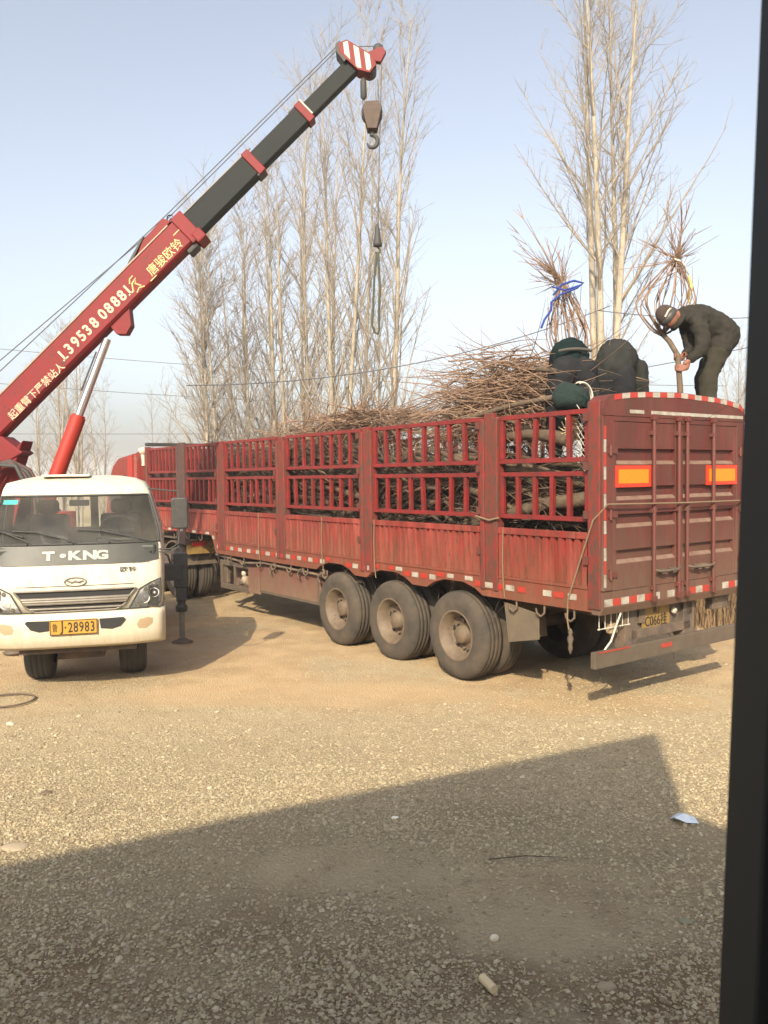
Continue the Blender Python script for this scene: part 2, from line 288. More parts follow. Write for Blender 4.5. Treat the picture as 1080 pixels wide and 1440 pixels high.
X, Y = np.meshgrid(xs, ys); Z = gz(X, Y); n1, n0 = X.shape[1], X.shape[0]
co = np.stack([X, Y, Z], -1).reshape(-1, 3)
ii = np.arange(n0 - 1)[:, None] * n1 + np.arange(n1 - 1)[None]; ii = ii.ravel(); fc = np.stack([ii, ii + 1, ii + n1 + 1, ii + n1], -1)
def np_mesh(name, co, fc, m, smooth=False):
    k = fc.shape[1]; me = bpy.data.meshes.new(name); me.vertices.add(len(co)); me.vertices.foreach_set('co', co.astype(np.float32).ravel()); me.loops.add(fc.size); me.loops.foreach_set('vertex_index', fc.astype(np.int32).ravel())
    me.polygons.add(len(fc)); me.polygons.foreach_set('loop_start', np.arange(0, fc.size, k, dtype=np.int32)); me.polygons.foreach_set('loop_total', np.full(len(fc), k, dtype=np.int32)); me.polygons.foreach_set('use_smooth', np.full(len(fc), smooth)); me.materials.append(M[m]); me.update(calc_edges=True); return me
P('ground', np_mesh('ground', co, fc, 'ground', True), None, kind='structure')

def icosa():
    t = (1 + 5 ** .5) / 2; v_ = np.array([(-1, t, 0), (1, t, 0), (-1, -t, 0), (1, -t, 0), (0, -1, t), (0, 1, t), (0, -1, -t), (0, 1, -t), (t, 0, -1), (t, 0, 1), (-t, 0, -1), (-t, 0, 1)], float); v_ /= np.linalg.norm(v_[0])
    f = np.array([(0, 11, 5), (0, 5, 1), (0, 1, 7), (0, 7, 10), (0, 10, 11), (1, 5, 9), (5, 11, 4), (11, 10, 2), (10, 7, 6), (7, 1, 8), (3, 9, 4), (3, 4, 2), (3, 2, 6), (3, 6, 8), (3, 8, 9), (4, 9, 5), (2, 4, 11), (6, 2, 10), (8, 6, 7), (9, 8, 1)])
    return v_, f
def octa():
    v_ = np.array([(1, .35, .1), (.2, 1, -.1), (-1, .1, .15), (-.25, -1, 0), (.1, 0, 1), (0, .1, -1)], float); v_ /= np.linalg.norm(v_, axis=1)[:, None] * .92
    return v_, np.array([(0, 1, 4), (1, 2, 4), (2, 3, 4), (3, 0, 4), (1, 0, 5), (2, 1, 5), (3, 2, 5), (0, 3, 5)])
def stones(N, ylo, yhi, smin, smax, seed, pw=1.0, shape=icosa):
    r = np.random.default_rng(seed); iv, jf = shape(); nv = len(iv)
    u_ = r.random(N); y = ylo * (yhi / ylo) ** (u_ ** pw); x = (r.random(N) * 2 - 1) * (y * .50 + .3) 
    dens = vnoise(x, y, 1.3, 21) + vnoise(x, y, .5, 22); sandy = np.clip((y - 8.2) / 2.5, 0, 1) * .9
    for (e_, c__) in PATCH[:2] + PATCH[7:]: dens = dens - .9 * np.clip(1.2 - ((x - e_[0]) / e_[2]) ** 2 - ((y - e_[1]) / e_[3]) ** 2, 0, 1)
    dens = -dens
    keep = r.random(N) > np.clip(.10 + dens * 1.1 + sandy * .75 + .25 * np.clip((x - .2) / 1.2, 0, 1) * (y < 6.5), 0, .95); x, y = x[keep], y[keep]; n = len(x)
    s = smin + (smax - smin) * r.random(n) ** 2.6
    sc = np.stack([s * (.8 + .5 * r.random(n)), s * (.7 + .4 * r.random(n)), s * (.38 + .35 * r.random(n))], -1)
    v_ = iv[None] * (1 + (r.random((n, nv, 1)) - .5) * .45) * sc[:, None]
    a = r.random(n) * 6.283; t = (r.random(n) - .5) * .7; ca, sa, ct, st = np.cos(a), np.sin(a), np.cos(t), np.sin(t)
    vx, vy, vz = v_[..., 0], v_[..., 1], v_[..., 2]
    vx, vz = vx * ct[:, None] - vz * st[:, None], vx * st[:, None] + vz * ct[:, None]
    vx, vy = vx * ca[:, None] - vy * sa[:, None], vx * sa[:, None] + vy * ca[:, None]
    z = gz(x, y) + sc[:, 2] * .35
    co = np.stack([vx + x[:, None], vy + y[:, None], vz + z[:, None]], -1).reshape(-1, 3); f = (jf[None] + (np.arange(n) * nv)[:, None, None]).reshape(-1, 3); return co, f
parts_ = [stones(70000, 3.0, 6.8, .0045, .0150, 1, shape=octa), stones(60000, 5.5, 11.0, .0045, .0135, 5, shape=octa), stones(20000, 3.0, 8.0, .008, .0185, 2), stones(7000, 8.5, 15, .006, .014, 4, shape=octa), stones(700, 3.0, 9, .014, .028, 3)]
off = 0; cs = []; fs_ = []
for c_, f_ in parts_: cs.append(c_); fs_.append(f_ + off); off += len(c_)
P('gravel', np_mesh('gravel', np.concatenate(cs), np.concatenate(fs_), 'stone', False), None, kind='stuff', label='loose pale gravel strewn over the yard', category='gravel')

# ------------------------------------------------------------------ building behind the camera (casts the foreground shadow) and its open casement
tanE = math.tan(SUN_E)
S2 = Vector((2.47, 7.47, 0)); c1 = S2 - SUN_D * (5.0 / tanE); wd = Vector((.895, .446, 0)).normalized(); wn = Vector((wd.y, -wd.x, 0))
bt = T('site_building', 'grey plastered two storey building whose shadow falls across the gravel', 'building', Matrix())
fp = [(c1.x, c1.y), (c1.x - wd.x * 16, c1.y - wd.y * 16), (c1.x - wd.x * 16 + 1, c1.y - wd.y * 16 - 7), (c1.x - 2.2, c1.y - 7)]
b = MB(); b.prism(fp, 2, 0, 5.0); P('wall', b, 'plaster', bt)
b = MB(); b.prism(fp, 2, 5.003, 5.06); P('roof', b, 'under', bt)
at_ = T('low_annex', 'low plastered annex attached to the end of the two storey building', 'building', Matrix())
fp = [(c1.x - .012, c1.y - .05), (c1.x - 2.1, c1.y - 6.9), (c1.x + 4.5, c1.y - 6.9), (c1.x + 2.2, c1.y - 3.1)]
b = MB(); b.prism(fp, 2, 0, 3.86); P('wall', b, 'plaster', at_)
b = MB(); b.prism(fp, 2, 3.863, 3.90); P('roof', b, 'under', at_)
# casement: swings out along +Y, its outer stile seen edge-on
sa = basis((.245, .575, 2.36), Vector((.036, .0, 1)).normalized().cross(Vector((0, 1, 0))) * -1, (0, 1, 0), Vector((.036, 0, 1)).normalized())
ws = T('window_casement', 'dark metal casement swung open close to the viewer', 'window', sa)
b = MB(); b.box(0, .075, -.06, 0, -.95, .75); P('stile', b, 'frame', ws, bev=.004)
b = MB(); b.box(0, .075, -.92, -.86, -.95, .75); P('stile', b, 'frame', ws, bev=.004)
b = MB(); b.box(0, .075, -.86, -.06, .69, .75); P('top_rail', b, 'frame', ws, bev=.004)
b = MB(); b.box(0, .075, -.86, -.06, -.95, -.89); P('bottom_rail', b, 'frame', ws, bev=.004)
b = MB(); b.box(.03, .036, -.86, -.06, -.89, .69); P('pane', b, 'clear', ws)

# ------------------------------------------------------------------ trailer   (local x: from the tail forward, y: 0 near side .. -W far side, z up)
YAW = R_(36.2242); u3 = Vector((-math.sin(YAW), math.cos(YAW), 0)); v3 = Vector((math.cos(YAW), math.sin(YAW), 0))
TW = basis((2.0724, 7.9299, 0), u3, -v3, (0, 0, 1)); Wd = 2.45; LEN = 12.08
def tl(x, yd, z): return TW @ Vector((x, -yd, z))     # yd: depth across from the near side
tr_ = T('cargo_trailer', 'rusty red three-axle stake-sided semi-trailer piled with felled trees', 'trailer', TW)
posts = [(0, .15, 3.115), (1.40, 1.68, 3.08), (3.78, 4.05, 3.06), (6.11, 6.38, 3.03), (8.27, 8.55, 3.05), (10.0, 10.4, 3.10), (11.98, 12.08, 3.1)]
for side in (0, 1):
    for i, (a, c, zt) in enumerate(posts):
        b = MB(); y0, y1 = (-.10, .012) if side == 0 else (-Wd - .012, -Wd + .10)
        if c - a > .2:
            e = .07
            b.box(a, a + e, y0, y1, 1.12, zt - .06); b.box(c - e, c, y0, y1, 1.12, zt - .06)
            yy = (y0 + .03, y1 - .012) if side == 0 else (y0 + .012, y1 - .03)
            b.box(a + e, c - e, *yy, 1.12, zt)
        else: b.box(a, c, y0, y1, 1.08, zt - .02)
        P('post', b, 'dpost' if i == 5 else 'post', tr_, bev=.008, label='dark brown post' if (i == 5 and side == 0) else None)  # sixth post dark brown: the shade on it is put into the colour
    # hinge straps on the posts
    for i, (a, c, zt) in enumerate(posts[:5]):
        for z in (1.55, 2.0, 2.47, 2.95):
            b = MB(); y = .012 if side == 0 else -Wd - .012; s_ = 1 if side == 0 else -1
            xe = c - .02; b.box(xe, xe + .06, y - .012, y + .014 * s_ + (.001), z - .04, z + .04) if side == 0 else b.box(xe, xe + .06, y - .014, y + .012, z - .04, z + .04); P('hinge', b, 'rod', tr_)
# stake panels: two tiers in each bay, each rail and each bar its own part
bays = [(.155, 1.395, 5), (1.685, 3.775, 8), (4.055, 6.105, 8), (6.385, 8.265, 8), (8.555, 9.995, 7), (10.405, 11.975, 8)]
barm = {}
def bar_mesh(h):
    k = round(h, 3)
    if k not in barm: b = MB(); b.box(-.024, .024, -.02, .02, 0, h); barm[k] = b.mesh('bar', M['bar'])
    return barm[k]
for side in (0, 1):
    yc = -.045 if side == 0 else -Wd + .045
    for bi, (a, c, nb) in enumerate(bays):
        for (z0, z1) in ((1.95, 2.40), (2.54, 3.02 if bi else 3.01)):
            for z in (z0, z1): b = MB(); b.box(a, c, yc - .024, yc + .024, z - .024, z + .024); P('rail', b, 'bar', tr_, bev=.004)
            for x in (a + .03, c - .03): b = MB(); b.box(x - .028, x + .028, yc - .022, yc + .022, z0 + .025, z1 - .025); P('upright', b, 'bar', tr_, bev=.004)
            for k in range(1, nb):
                x = a + .03 + (c - a - .06) * k / nb + random.uniform(-.008, .008)
                link('bar', bar_mesh(z1 - z0 - .05), tr_, WM[tr_.name] @ Matrix.Translation((x, yc, z0 + .025)) @ Matrix.Rotation(random.gauss(0, .02), 4, 'Y') @ Matrix.Rotation(random.gauss(0, .015), 4, 'X'))
        # drop side of pressed vertical ribs
        s_ = 1 if side == 0 else -1; yo = 0 if side == 0 else -Wd
        zb = 1.30 if a < 8.5 else 1.46
        prof = []; x = a + .01; pit_ = .105; d = -.035
        while x < c - .11: prof += [(x, 0), (x + .055, 0), (x + .068, d), (x + .092, d)]; x += pit_
        prof += [(x, 0), (c - .01, 0)]
        vs = []; 
        for (xx, dd) in prof: w_ = random.gauss(0, .003); vs += [(xx + random.gauss(0, .003), yo + s_ * (dd + w_), zb), (xx + random.gauss(0, .003), yo + s_ * (dd - w_), 1.755)]
        b = MB(); b.add(vs, [(2 * i, 2 * i + 2, 2 * i + 3, 2 * i + 1) for i in range(len(prof) - 1)]); P('drop_side', b, 'red', tr_)
        b = MB(); b.box(a + .005, c - .005, yo + s_ * -.05 if side == 0 else yo - .012, yo + .012 if side == 0 else yo + .05, 1.757, 1.825); P('drop_side_cap', b, 'red', tr_, bev=.006)
        b = MB(); ya, yb = (yo - .05, yo + .004) if side == 0 else (yo - .004, yo + .05); b.box(a + .005, c - .005, ya, yb, zb - .035, zb - .002); P('drop_side_foot', b, 'red', tr_, bev=.004)
    # side beam, stepped over the gooseneck
    yo = -.0 if side == 0 else -Wd + .08; y0, y1 = yo - .08, yo - .006 if side == 0 else yo - .08
    if side == 0: y0, y1 = -.085, -.006
    else: y0, y1 = -Wd + .006, -Wd + .085
    arch = [(0, 1.05)]
    for k in range(3):
        xc = 2.155 + 1.28 * k
        arch += [(xc - .50, 1.045), (xc - .36, 1.12), (xc - .17, 1.17), (xc + .17, 1.17), (xc + .36, 1.12), (xc + .50, 1.045)]
    prof = arch + [(8.66, 1.05), (8.80, 1.30), (8.88, 1.365), (12.08, 1.365), (12.08, 1.425), (8.55, 1.425), (8.50, 1.262), (0, 1.262)]
    # ribbon of quads (keeps the arches concave)
    bot = arch + [(8.66, 1.05)]; b = MB()
    for (xa, za), (xb, zb_) in zip(bot[:-1], bot[1:]): b.prism([(xa, za), (xb, zb_), (xb, 1.262), (xa, 1.262)], 1, y0, y1)
    b.prism([(8.66, 1.05), (8.80, 1.30), (8.80, 1.425), (8.66, 1.425), (8.66, 1.262)], 1, y0, y1); b.prism([(8.80, 1.30), (8.88, 1.365), (8.88, 1.425), (8.80, 1.425)], 1, y0, y1); b.prism([(8.88, 1.365), (12.08, 1.365), (12.08, 1.425), (8.88, 1.425)], 1, y0, y1)
    P('side_beam', b, 'red', tr_)
# reflective tape along the near side beam
x = .30; k = 0
while x < 8.5:
    near_arch = any(abs(x + .08 - (2.155 + 1.28 * j)) < .30 for j in range(3))
    if not (near_arch and k % 3 == 0):
        b = MB(); b.box(x, x + .125 + random.uniform(-.02, .01), -.006, .002, 1.195 if near_arch else 1.145, 1.243 if near_arch else 1.205); P('reflective_tape', b, ('tw', 'tr')[k % 2], tr_)
    x += .165 + (.20 if random.random() < .12 else 0); k += 1
for k, x in enumerate(np.arange(8.95, 11.9, .30)): b = MB(); b.box(x, x + .13, -.006, .002, 1.375, 1.420); P('reflective_tape', b, ('tw', 'tr')[k % 2], tr_)
b = MB(); b.box(8.72, 8.79, -.006, .002, 1.30, 1.36); P('reflective_tape', b, 'tw', tr_)
# deck, chassis beams, cross members, hooks
b = MB(); b.box(.06, 8.9, -Wd + .09, -.09, 1.24, 1.30); b.box(8.9, 12.0, -Wd + .09, -.09, 1.40, 1.46); P('deck', b, 'under', tr_)
for y in (-.78, -1.60):
    b = MB(); b.prism([(.1, .86), (8.3, .86), (9.1, 1.12), (12.0, 1.12), (12.0, 1.39), (8.9, 1.39), (8.8, 1.235), (.1, 1.235)], 1, y - .05, y + .05); P('chassis_beam', b, 'under', tr_)
for x in np.arange(.6, 8.4, .55): b = MB(); b.box(x, x + .07, -Wd + .1, -.1, 1.12, 1.236); P('cross_member', b, 'under', tr_)
for i, x in enumerate([.35, .75, 1.15, 4.95, 5.5, 6.0, 6.5, 7.0, 7.6, 8.1, 9.3, 9.9, 10.5, 11.2]):
    z = 1.05 if x < 8.5 else 1.365
    b = MB(); b.tube([(x, -.03, z), (x, -.03, z - .09), (x + .04, -.02, z - .13), (x + .09, -.01, z - .10), (x + .09, 0, z - .05)], .012, 6); P('rope_hook', b, 'under', tr_)
# bulkhead at the front
b = MB(); b.box(12.0, 12.06, -Wd + .1, -.1, 1.46, 3.06); P('front_bulkhead', b, 'dpost', tr_); b = MB(); b.box(11.98, 12.09, -Wd, 0, 3.10, 3.17); P('front_header', b, 'black', tr_, bev=.01)

def wheel(parent, x, y, face, r=.52, w_=.30, tyre='rubber', rim='rim', deep=True, mwp=None, dish=1, nuts=8):
    """tyre > rim, wheel nuts; FACE +1 outer side towards +y"""
    c = (x, y, r - .010); f = face
    tp = [(.565, 0), (.60, -.0), (.70, .012), (.86, .010), (.935, -.012), (.975, -.035), (.99, -.06)]
    prof = [(r * a, f * b_) for a, b_ in tp]
    for g in (.30, .5, .70): prof += [(r * .997, f * -(w_ * g - .012)), (r * .987, f * -(w_ * g - .010)), (r * .987, f * -(w_ * g + .004)), (r * .997, f * -(w_ * g + .008))]
    prof += [(r * .99, -f * (w_ - .06)), (r * .94, -f * (w_ - .012)), (r * .7, -f * (w_ + .0)), (r * .565, -f * w_)]
    b = MB(); b.lathe(prof, 48, 'y', c); ty = P('tyre', b, tyre, parent)
    b = MB()
    if dish: pr = [(.575, .004), (.545, .010), (.525, -.004), (.505, -.035), (.46, -.05), (.43, -.13), (.40, -.165), (.25, -.162), (.21, -.140), (.20, -.075), (.17, -.06), (.001, -.058)]
    else: pr = [(.575, .004), (.545, .010), (.525, -.01), (.50, -.05), (.46, -.07), (.40, -.12), (.34, -.10), (.26, -.05), (.22, -.045), (.20, .02), (.001, .03)]
    b.lathe([(r * a, f * b_) for a, b_ in pr], 40, 'y', c); ri = P('rim', b, rim, ty)
    b = MB()
    for k in range(nuts): an = 6.283 * k / nuts; q_ = (c[0] + r * .31 * math.cos(an), c[1] - f * (.158 if dish else .075), c[2] + r * .31 * math.sin(an)); b.cyl(q_, (q_[0], q_[1] + f * .035, q_[2]), .019, 6)
    for k in range(8 if dish else 6):
        an = 6.283 * (k + .5) / (8 if dish else 6); q_ = (c[0] + r * .355 * math.cos(an) * 1.02, c[1] - f * .1645, c[2] + r * .355 * math.sin(an) * 1.02)
    P('wheel_nuts', b, rim, ty)
    if f > 0 and dish:
        for k in range(6): b = MB(); an = 6.283 * (k + .25) / 6; q_ = Vector((c[0] + r * .41 * math.cos(an), c[1] - f * .150, c[2] + r * .41 * math.sin(an))); b.cyl(q_ - Vector((0, f * .01, 0)), q_ + Vector((0, f * .004, 0)), .033, 10); P('hand_hole', b, 'dark', ty)
    return ty
for k in range(3):
    x = 2.155 + 1.28 * k
    wheel(tr_, x, -.03, 1, .525); wheel(tr_, x, -.37, 1, .525, dish=0)
    wheel(tr_, x, -Wd + .03, -1, .525); wheel(tr_, x, -Wd + .37, -1, .525, dish=0)
    b = MB(); b.cyl((x, -.2, .52), (x, -Wd + .2, .52), .075, 14); b.cyl((x, -.70, .52), (x, -.58, .52), .2, 20); P('axle', b, 'under', tr_)
    for y in (-.78, -1.60): b = MB(); b.tube([(x - .5, y, .86), (x - .25, y, .70), (x, y, .62), (x + .25, y, .70), (x + .5, y, .86)], .04, 6); P('leaf_spring', b, 'under', tr_)
# mud flaps
b = MB(); b.box(1.36, 1.375, -.66, -.06, .56, 1.0); P('mud_flap', b, 'flap', tr_, bev=.003, mw=TW @ Matrix.Translation((1.36, 0, 1.0)) @ Matrix.Rotation(.16, 4, 'Y') @ Matrix.Translation((-1.36, 0, -1.0)))
b = MB(); b.box(1.36, 1.375, -Wd + .06, -Wd + .66, .56, 1.0); P('mud_flap', b, 'flap', tr_, bev=.003)
b = MB(); b.prism([(1.36, 1.0), (.86, .93), (.86, .66), (1.28, .57)], 1, -.075, -.062); P('side_flap', b, 'flap', tr_, bev=.003)
# toolboxes below the deck
b = MB(); b.box(5.25, 7.16, -.75, -.10, .50, .98); bx = P('toolbox', b, 'boxred', tr_, bev=.015)
b = MB(); b.box(5.30, 5.34, -.098, -.085, .50, .98); b.box(5.25, 7.16, -.098, -.086, .495, .53); P('toolbox_trim', b, 'boxgrey', bx)
b = MB(); b.box(7.22, 7.62, -.75, -.11, .44, .92); b.box(7.62, 8.68, -.75, -.40, .44, .92); P('locker', b, 'boxred', tr_, bev=.01, label='open locker with grey front frame')
b = MB(); b.box(7.62, 8.70, -.13, -.10, .42, .52); b.box(7.62, 8.70, -.13, -.10, .84, .93); b.box(8.60, 8.70, -.13, -.10, .52, .84); b.box(8.10, 8.16, -.13, -.10, .52, .84); P('locker_frame', b, 'boxgrey', tr_, bev=.005)
for (x, z, s_, m_) in ((7.75, .58, .07, 'rope'), (7.9, .62, .08, 'strip'), (7.95, .73, .05, 'white'), (8.05, .57, .06, 'boxgrey')):
    b = MB(); b.lathe([(.001, -s_), (s_ * .7, -s_ * .8), (s_, 0), (s_ * .8, s_ * .7), (.001, s_)], 9, 'z', (x, -.2, z)); P('rag', b, m_, tr_)
b = MB(); b.tube([(8.9, -.12, 1.0), (8.2, -.06, .99), (7.6, -.05, .95), (6.9, -.05, 1.0), (6.1, -.05, .98), (5.3, -.05, .96), (4.7, -.1, .9), (4.3, -.2, .93)], .022, 6); P('air_hose', b, 'under', tr_)
for (x) in (5.1, 5.7, 6.6): b = MB(); b.lathe([(.05, -.03), (.06, 0), (.05, .03)], 12, 'y', (x, -.05, 1.0)); b.tube([(x, -.03, 1.0), (x + .10, -.02, .93), (x + .05, -.02, .85)], .015, 6); P('strap_winch', b, 'under', tr_)
# landing legs
for y in (-.45, -Wd + .45): b = MB(); b.box(9.0, 9.14, y - .07, y + .07, .45, 1.2); b.box(8.96, 9.18, y - .12, y + .12, .38, .45); P('landing_leg', b, 'under', tr_, bev=.01)

# ---- rear end
def rp(b_, *a, **k): return P(*a, **k)
arcz = [(0, 3.02), (.03, 3.10), (.10, 3.15), (.35, 3.185), (.6, 3.205), (1.225, 3.225), (1.85, 3.205), (2.1, 3.185), (2.35, 3.15), (2.42, 3.10), (2.45, 3.02)]
b = MB()
for (ya, za), (yb, zb_) in zip(arcz[:-1], arcz[1:]): b.prism([(-ya, 2.955), (-yb, 2.955), (-yb, zb_), (-ya, za)], 0, -.035, .16)
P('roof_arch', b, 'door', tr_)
# tape on the arch edge
yy = .16; k = 1
def arz(y):
    for (ya, za), (yb, zb_) in zip(arcz[:-1], arcz[1:]):
        if ya <= y <= yb: return za + (zb_ - za) * (y - ya) / (yb - ya)
    return 3.02
while yy < 2.35:
    b = MB(); e_ = min(yy + .118, 2.4); b.prism([(-yy, arz(yy) - .055), (-e_, arz(e_) - .055), (-e_, arz(e_) - .004), (-yy, arz(yy) - .004)], 0, -.040, -.036); P('reflective_tape', b, ('tw', 'tr')[k % 2], tr_); yy += .12; k += 1
for (a, c) in ((.40, .62), (.74, 2.40)): b = MB(); b.box(-.040, -.0355, -c, -a, 2.985, 3.02); P('reflective_tape', b, 'tw', tr_)
for y in (-.075, -2.375):     # corner posts and header/sill
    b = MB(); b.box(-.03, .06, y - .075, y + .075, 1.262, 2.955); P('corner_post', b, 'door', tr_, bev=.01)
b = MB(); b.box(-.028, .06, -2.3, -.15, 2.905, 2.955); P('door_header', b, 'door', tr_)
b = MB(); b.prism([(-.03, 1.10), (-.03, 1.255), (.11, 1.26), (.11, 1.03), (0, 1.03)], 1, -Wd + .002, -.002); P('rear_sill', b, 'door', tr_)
k = 0
for y in np.arange(.02, 2.4, .125):
    if not (.83 < y < .93 or 1.1 < y < 1.3 or 1.65 < y < 1.9): b = MB(); b.box(-.034, -.0305, -y - .12, -y, 1.115, 1.185); P('reflective_tape', b, ('tw', 'tr')[k % 2], tr_)
    k += 1
for k, z in enumerate(np.arange(1.30, 2.86, .13)): b = MB(); b.box(-.034, -.0305, -.045, -.012, z, z + .125); P('reflective_tape', b, ('tw', 'tr')[k % 2], tr_)
ribs = [(2.90, 2.64), (2.49, 2.27), (2.14, 2.00), (1.87, 1.65), (1.52, 1.26)]
for (ya, yb) in ((.155, 1.215), (1.24, 2.295)):
    prof = [(.025, 2.90)]
    for i, (zt, zb_) in enumerate(ribs):
        prof += [(-.02, zt), (-.02, zb_)] if i == 0 else [(.020, zt + .035), (-.02, zt), (-.02, zb_)]
        prof += [(.020, zb_)] if i < 4 else [(.025, zb_)]
    prof[0:1] = []
    b = MB(); n_ = len(prof); vs = [(x_, -ya - .05, z_) for x_, z_ in prof] + [(x_, -yb + .05, z_) for x_, z_ in prof]; b.add(vs, [(i, i + 1, n_ + i + 1, n_ + i) for i in range(n_ - 1)])
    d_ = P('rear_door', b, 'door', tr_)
    b = MB(); b.box(-.026, .03, -ya - .052, -ya, 1.26, 2.90); b.box(-.026, .03, -yb, -yb + .052, 1.26, 2.90); P('door_stile', b, 'door', d_, bev=.004)
    for (zt, zb_) in ribs[1:]:
        b = MB(); b.prism([(.012, zt + .034), (-.022, zt + .001), (-.022, zt - .006), (-.018, zt - .006)], 1, -ya - .052, -yb + .052); P('rib_ledge', b, 'lip', d_)  # paler than the door: sunlight on the sloping rib tops put into the colour
for y in (.768, 1.19, 1.335, 1.815):
    b = MB(); b.cyl((-.05, -y, 1.12), (-.05, -y, 2.96), .021, 10); r__ = P('lock_rod', b, 'rod', tr_)
    b = MB()
    for z in (1.24, 2.02, 2.80): b.box(-.062, -.018, -y - .042, -y + .042, z - .022, z + .022)
    P('rod_bracket', b, 'rod', r__, bev=.003)
    for z0 in (2.93, 1.10): b = MB(); b.box(-.075, -.03, -y - .03, -y + .03, z0, z0 + .055); P('cam_keeper', b, 'rod', r__, bev=.003)
    b = MB(); sgn = -1 if y in (1.19, 1.815) else 1; b.tube([(-.06, -y, 1.42), (-.085, -y - sgn * .06, 1.405), (-.085, -y - sgn * .36, 1.40)], .014, 6); b.box(-.09, -.03, -y - sgn * .30 - .03, -y - sgn * .30 + .03, 1.375, 1.425); P('lock_handle', b, 'under', r__)
for y in (.10, 2.35):
    for z in (1.42, 2.0, 2.62): b = MB(); b.box(-.040, -.026, -y - .11, -y + .03, z - .03, z + .03); b.cyl((-.044, -y, z - .05), (-.044, -y, z + .05), .016, 8); P('door_hinge', b, 'rod', tr_)
for (ya, yb) in ((.187, .745), (1.713, 2.30)):
    b = MB(); b.box(-.032, -.021, -yb, -ya, 2.262, 2.474); rf = P('rear_reflector', b, 'ored', tr_)
    b = MB(); b.box(-.035, -.0325, -yb + .045, -ya - .045, 2.300, 2.436); P('reflector_plate', b, 'orange', rf)
# bumper, brackets, plate, lamps
b = MB(); b.box(.04, .10, -2.42, .03, .50, .665); P('rear_bumper', b, 'boxgrey', tr_, bev=.008)
b = MB(); b.box(.036, .0395, -.50, -.02, .650, .664); b.box(.036, .0395, -1.2, -1.02, .575, .62); P('bumper_tape', b, 'tr', tr_)
for y in (.60, 1.60):
    b = MB(); b.prism([(.10, .62), (.10, 1.03), (.42, 1.03), (.42, .92), (.18, .56)], 1, -y - .10, -y + .10); P('bumper_bracket', b, 'under', tr_, bev=.006)
b = MB(); b.box(.10, .16, -1.62, -.60, .70, .80); P('bumper_crossbar', b, 'under', tr_, bev=.006)
b = MB(); b.box(.14, .17, -1.5, -.70, .78, 1.04); P('plate_panel', b, 'under', tr_)
FR = TW @ basis((.118, -1.03, .90), (0, -1, 0), (0, 0, 1), (-1, 0, 0))     # faces backwards: x to the right of someone behind, y up
pl = MB(); pl.box(-.235, .235, -.115, .115, -.004, .004); pl_ = P('rear_number_plate', pl, 'plate2', tr_, mw=FR, bev=.003)
P('plate_lettering', text_mesh('C066挂', .145, m='ink', bold=0, sx=.82), None, pl_, mw=FR @ Matrix.Translation((0, -.035, .006)))
P('plate_lettering', text_mesh('鲁 J', .075, m='ink', bold=0), None, pl_, mw=FR @ Matrix.Translation((0, .070, .006)))
b = MB(); b.lathe([(.001, -.03), (.03, -.025), (.034, 0), (.03, .02), (.001, .03)], 12, 'x', (.10, -1.32, .93)); P('plate_lamp', b, 'white', tr_)
b = MB(); b.box(.12, .18, -.42, -.30, .80, .90); P('tail_lamp', b, 'amber', tr_, bev=.01)
b = MB()
for y in np.arange(.10, .56, .09): b.tube([(.10, -y, .86), (.10, -y, 1.04)], .005, 5)
b.tube([(.10, -.08, .87), (.10, -.58, .87)], .006, 5); P('lamp_guard', b, 'wrope', tr_)
b = MB(); b.box(.10, .2, -2.35, -2.05, .86, 1.0); P('tail_lamp', b, 'under', tr_, bev=.01)

# ------------------------------------------------------------------ tractor ahead of the trailer
tt = T('tractor_truck', 'red tractor unit hitched to the front of the loaded trailer', 'truck', TW)
cab = MB()
prof = [(13.0, .9), (15.0, .9), (15.08, 1.6), (14.85, 2.35), (14.5, 2.72), (14.1, 2.90), (13.1, 2.98), (13.0, 2.9)]
cab.prism(prof, 1, -2.38, -.08); cb = P('cab', cab, 'red', tt, bev=.09)
b = MB(); b.prism([(13.15, 2.97), (14.35, 2.86), (13.95, 3.03), (13.3, 3.12)], 1, -2.0, -.45); P('roof_fairing', b, 'red', cb, bev=.05)
b = MB(); b.prism([(13.55, 1.9), (14.75, 1.9), (14.55, 2.45), (13.55, 2.5)], 1, -.078, -.07); P('side_window', b, 'dark', cb)
b = MB(); b.prism([(13.05, 1.75), (13.35, 1.75), (13.35, 2.9), (13.05, 2.95)], 1, -.078, -.05); P('air_deflector', b, 'crane2', cb)
for y in (-.30,): b = MB(); b.cyl((13.02, y, 2.7), (13.02, y, 2.98), .05, 10); b.lathe([(.06, 0), (.10, .05), (.11, .12), (.001, .16)], 12, 'z', (13.02, y, 2.96)); P('air_intake', b, 'white', tt)
for y in (-.85, -1.6): b = MB(); b.box(9.8, 15, y - .05, y + .05, .82, 1.08); P('chassis_beam', b, 'under', tt)
for x in (10.75, 12.05):
    for y, f in ((-.05, 1), (-.40, 1), (-Wd + .05, -1), (-Wd + .40, -1)): wheel(tt, x, y, f, .52, dish=int(y in (-.05, -Wd + .05)))
wheel(tt, 14.5, -.08, 1, .52, dish=0); wheel(tt, 14.5, -Wd + .08, -1, .52, dish=0)
for x in (10.75, 12.05):
    b = MB(); pts = [(x + .62 * math.cos(a), .55 + .62 * math.sin(a)) for a in np.linspace(.25, 2.89, 12)]
    vs = [(q_[0], yy_, q_[1]) for q_ in pts for yy_ in (-.72, -.03)]; b.add(vs, [(2 * i, 2 * i + 1, 2 * i + 3, 2 * i + 2) for i in range(11)])
    vs = [(q_[0] * 1.0, -.03, q_[1]) for q_ in pts] + [(x + .585 * math.cos(a), -.03, .55 + .585 * math.sin(a)) for a in np.linspace(.25, 2.89, 12)]; b.add(vs, [(i, i + 1, 12 + i + 1, 12 + i) for i in range(11)]); P('mudguard', b, 'boxgrey', tt)
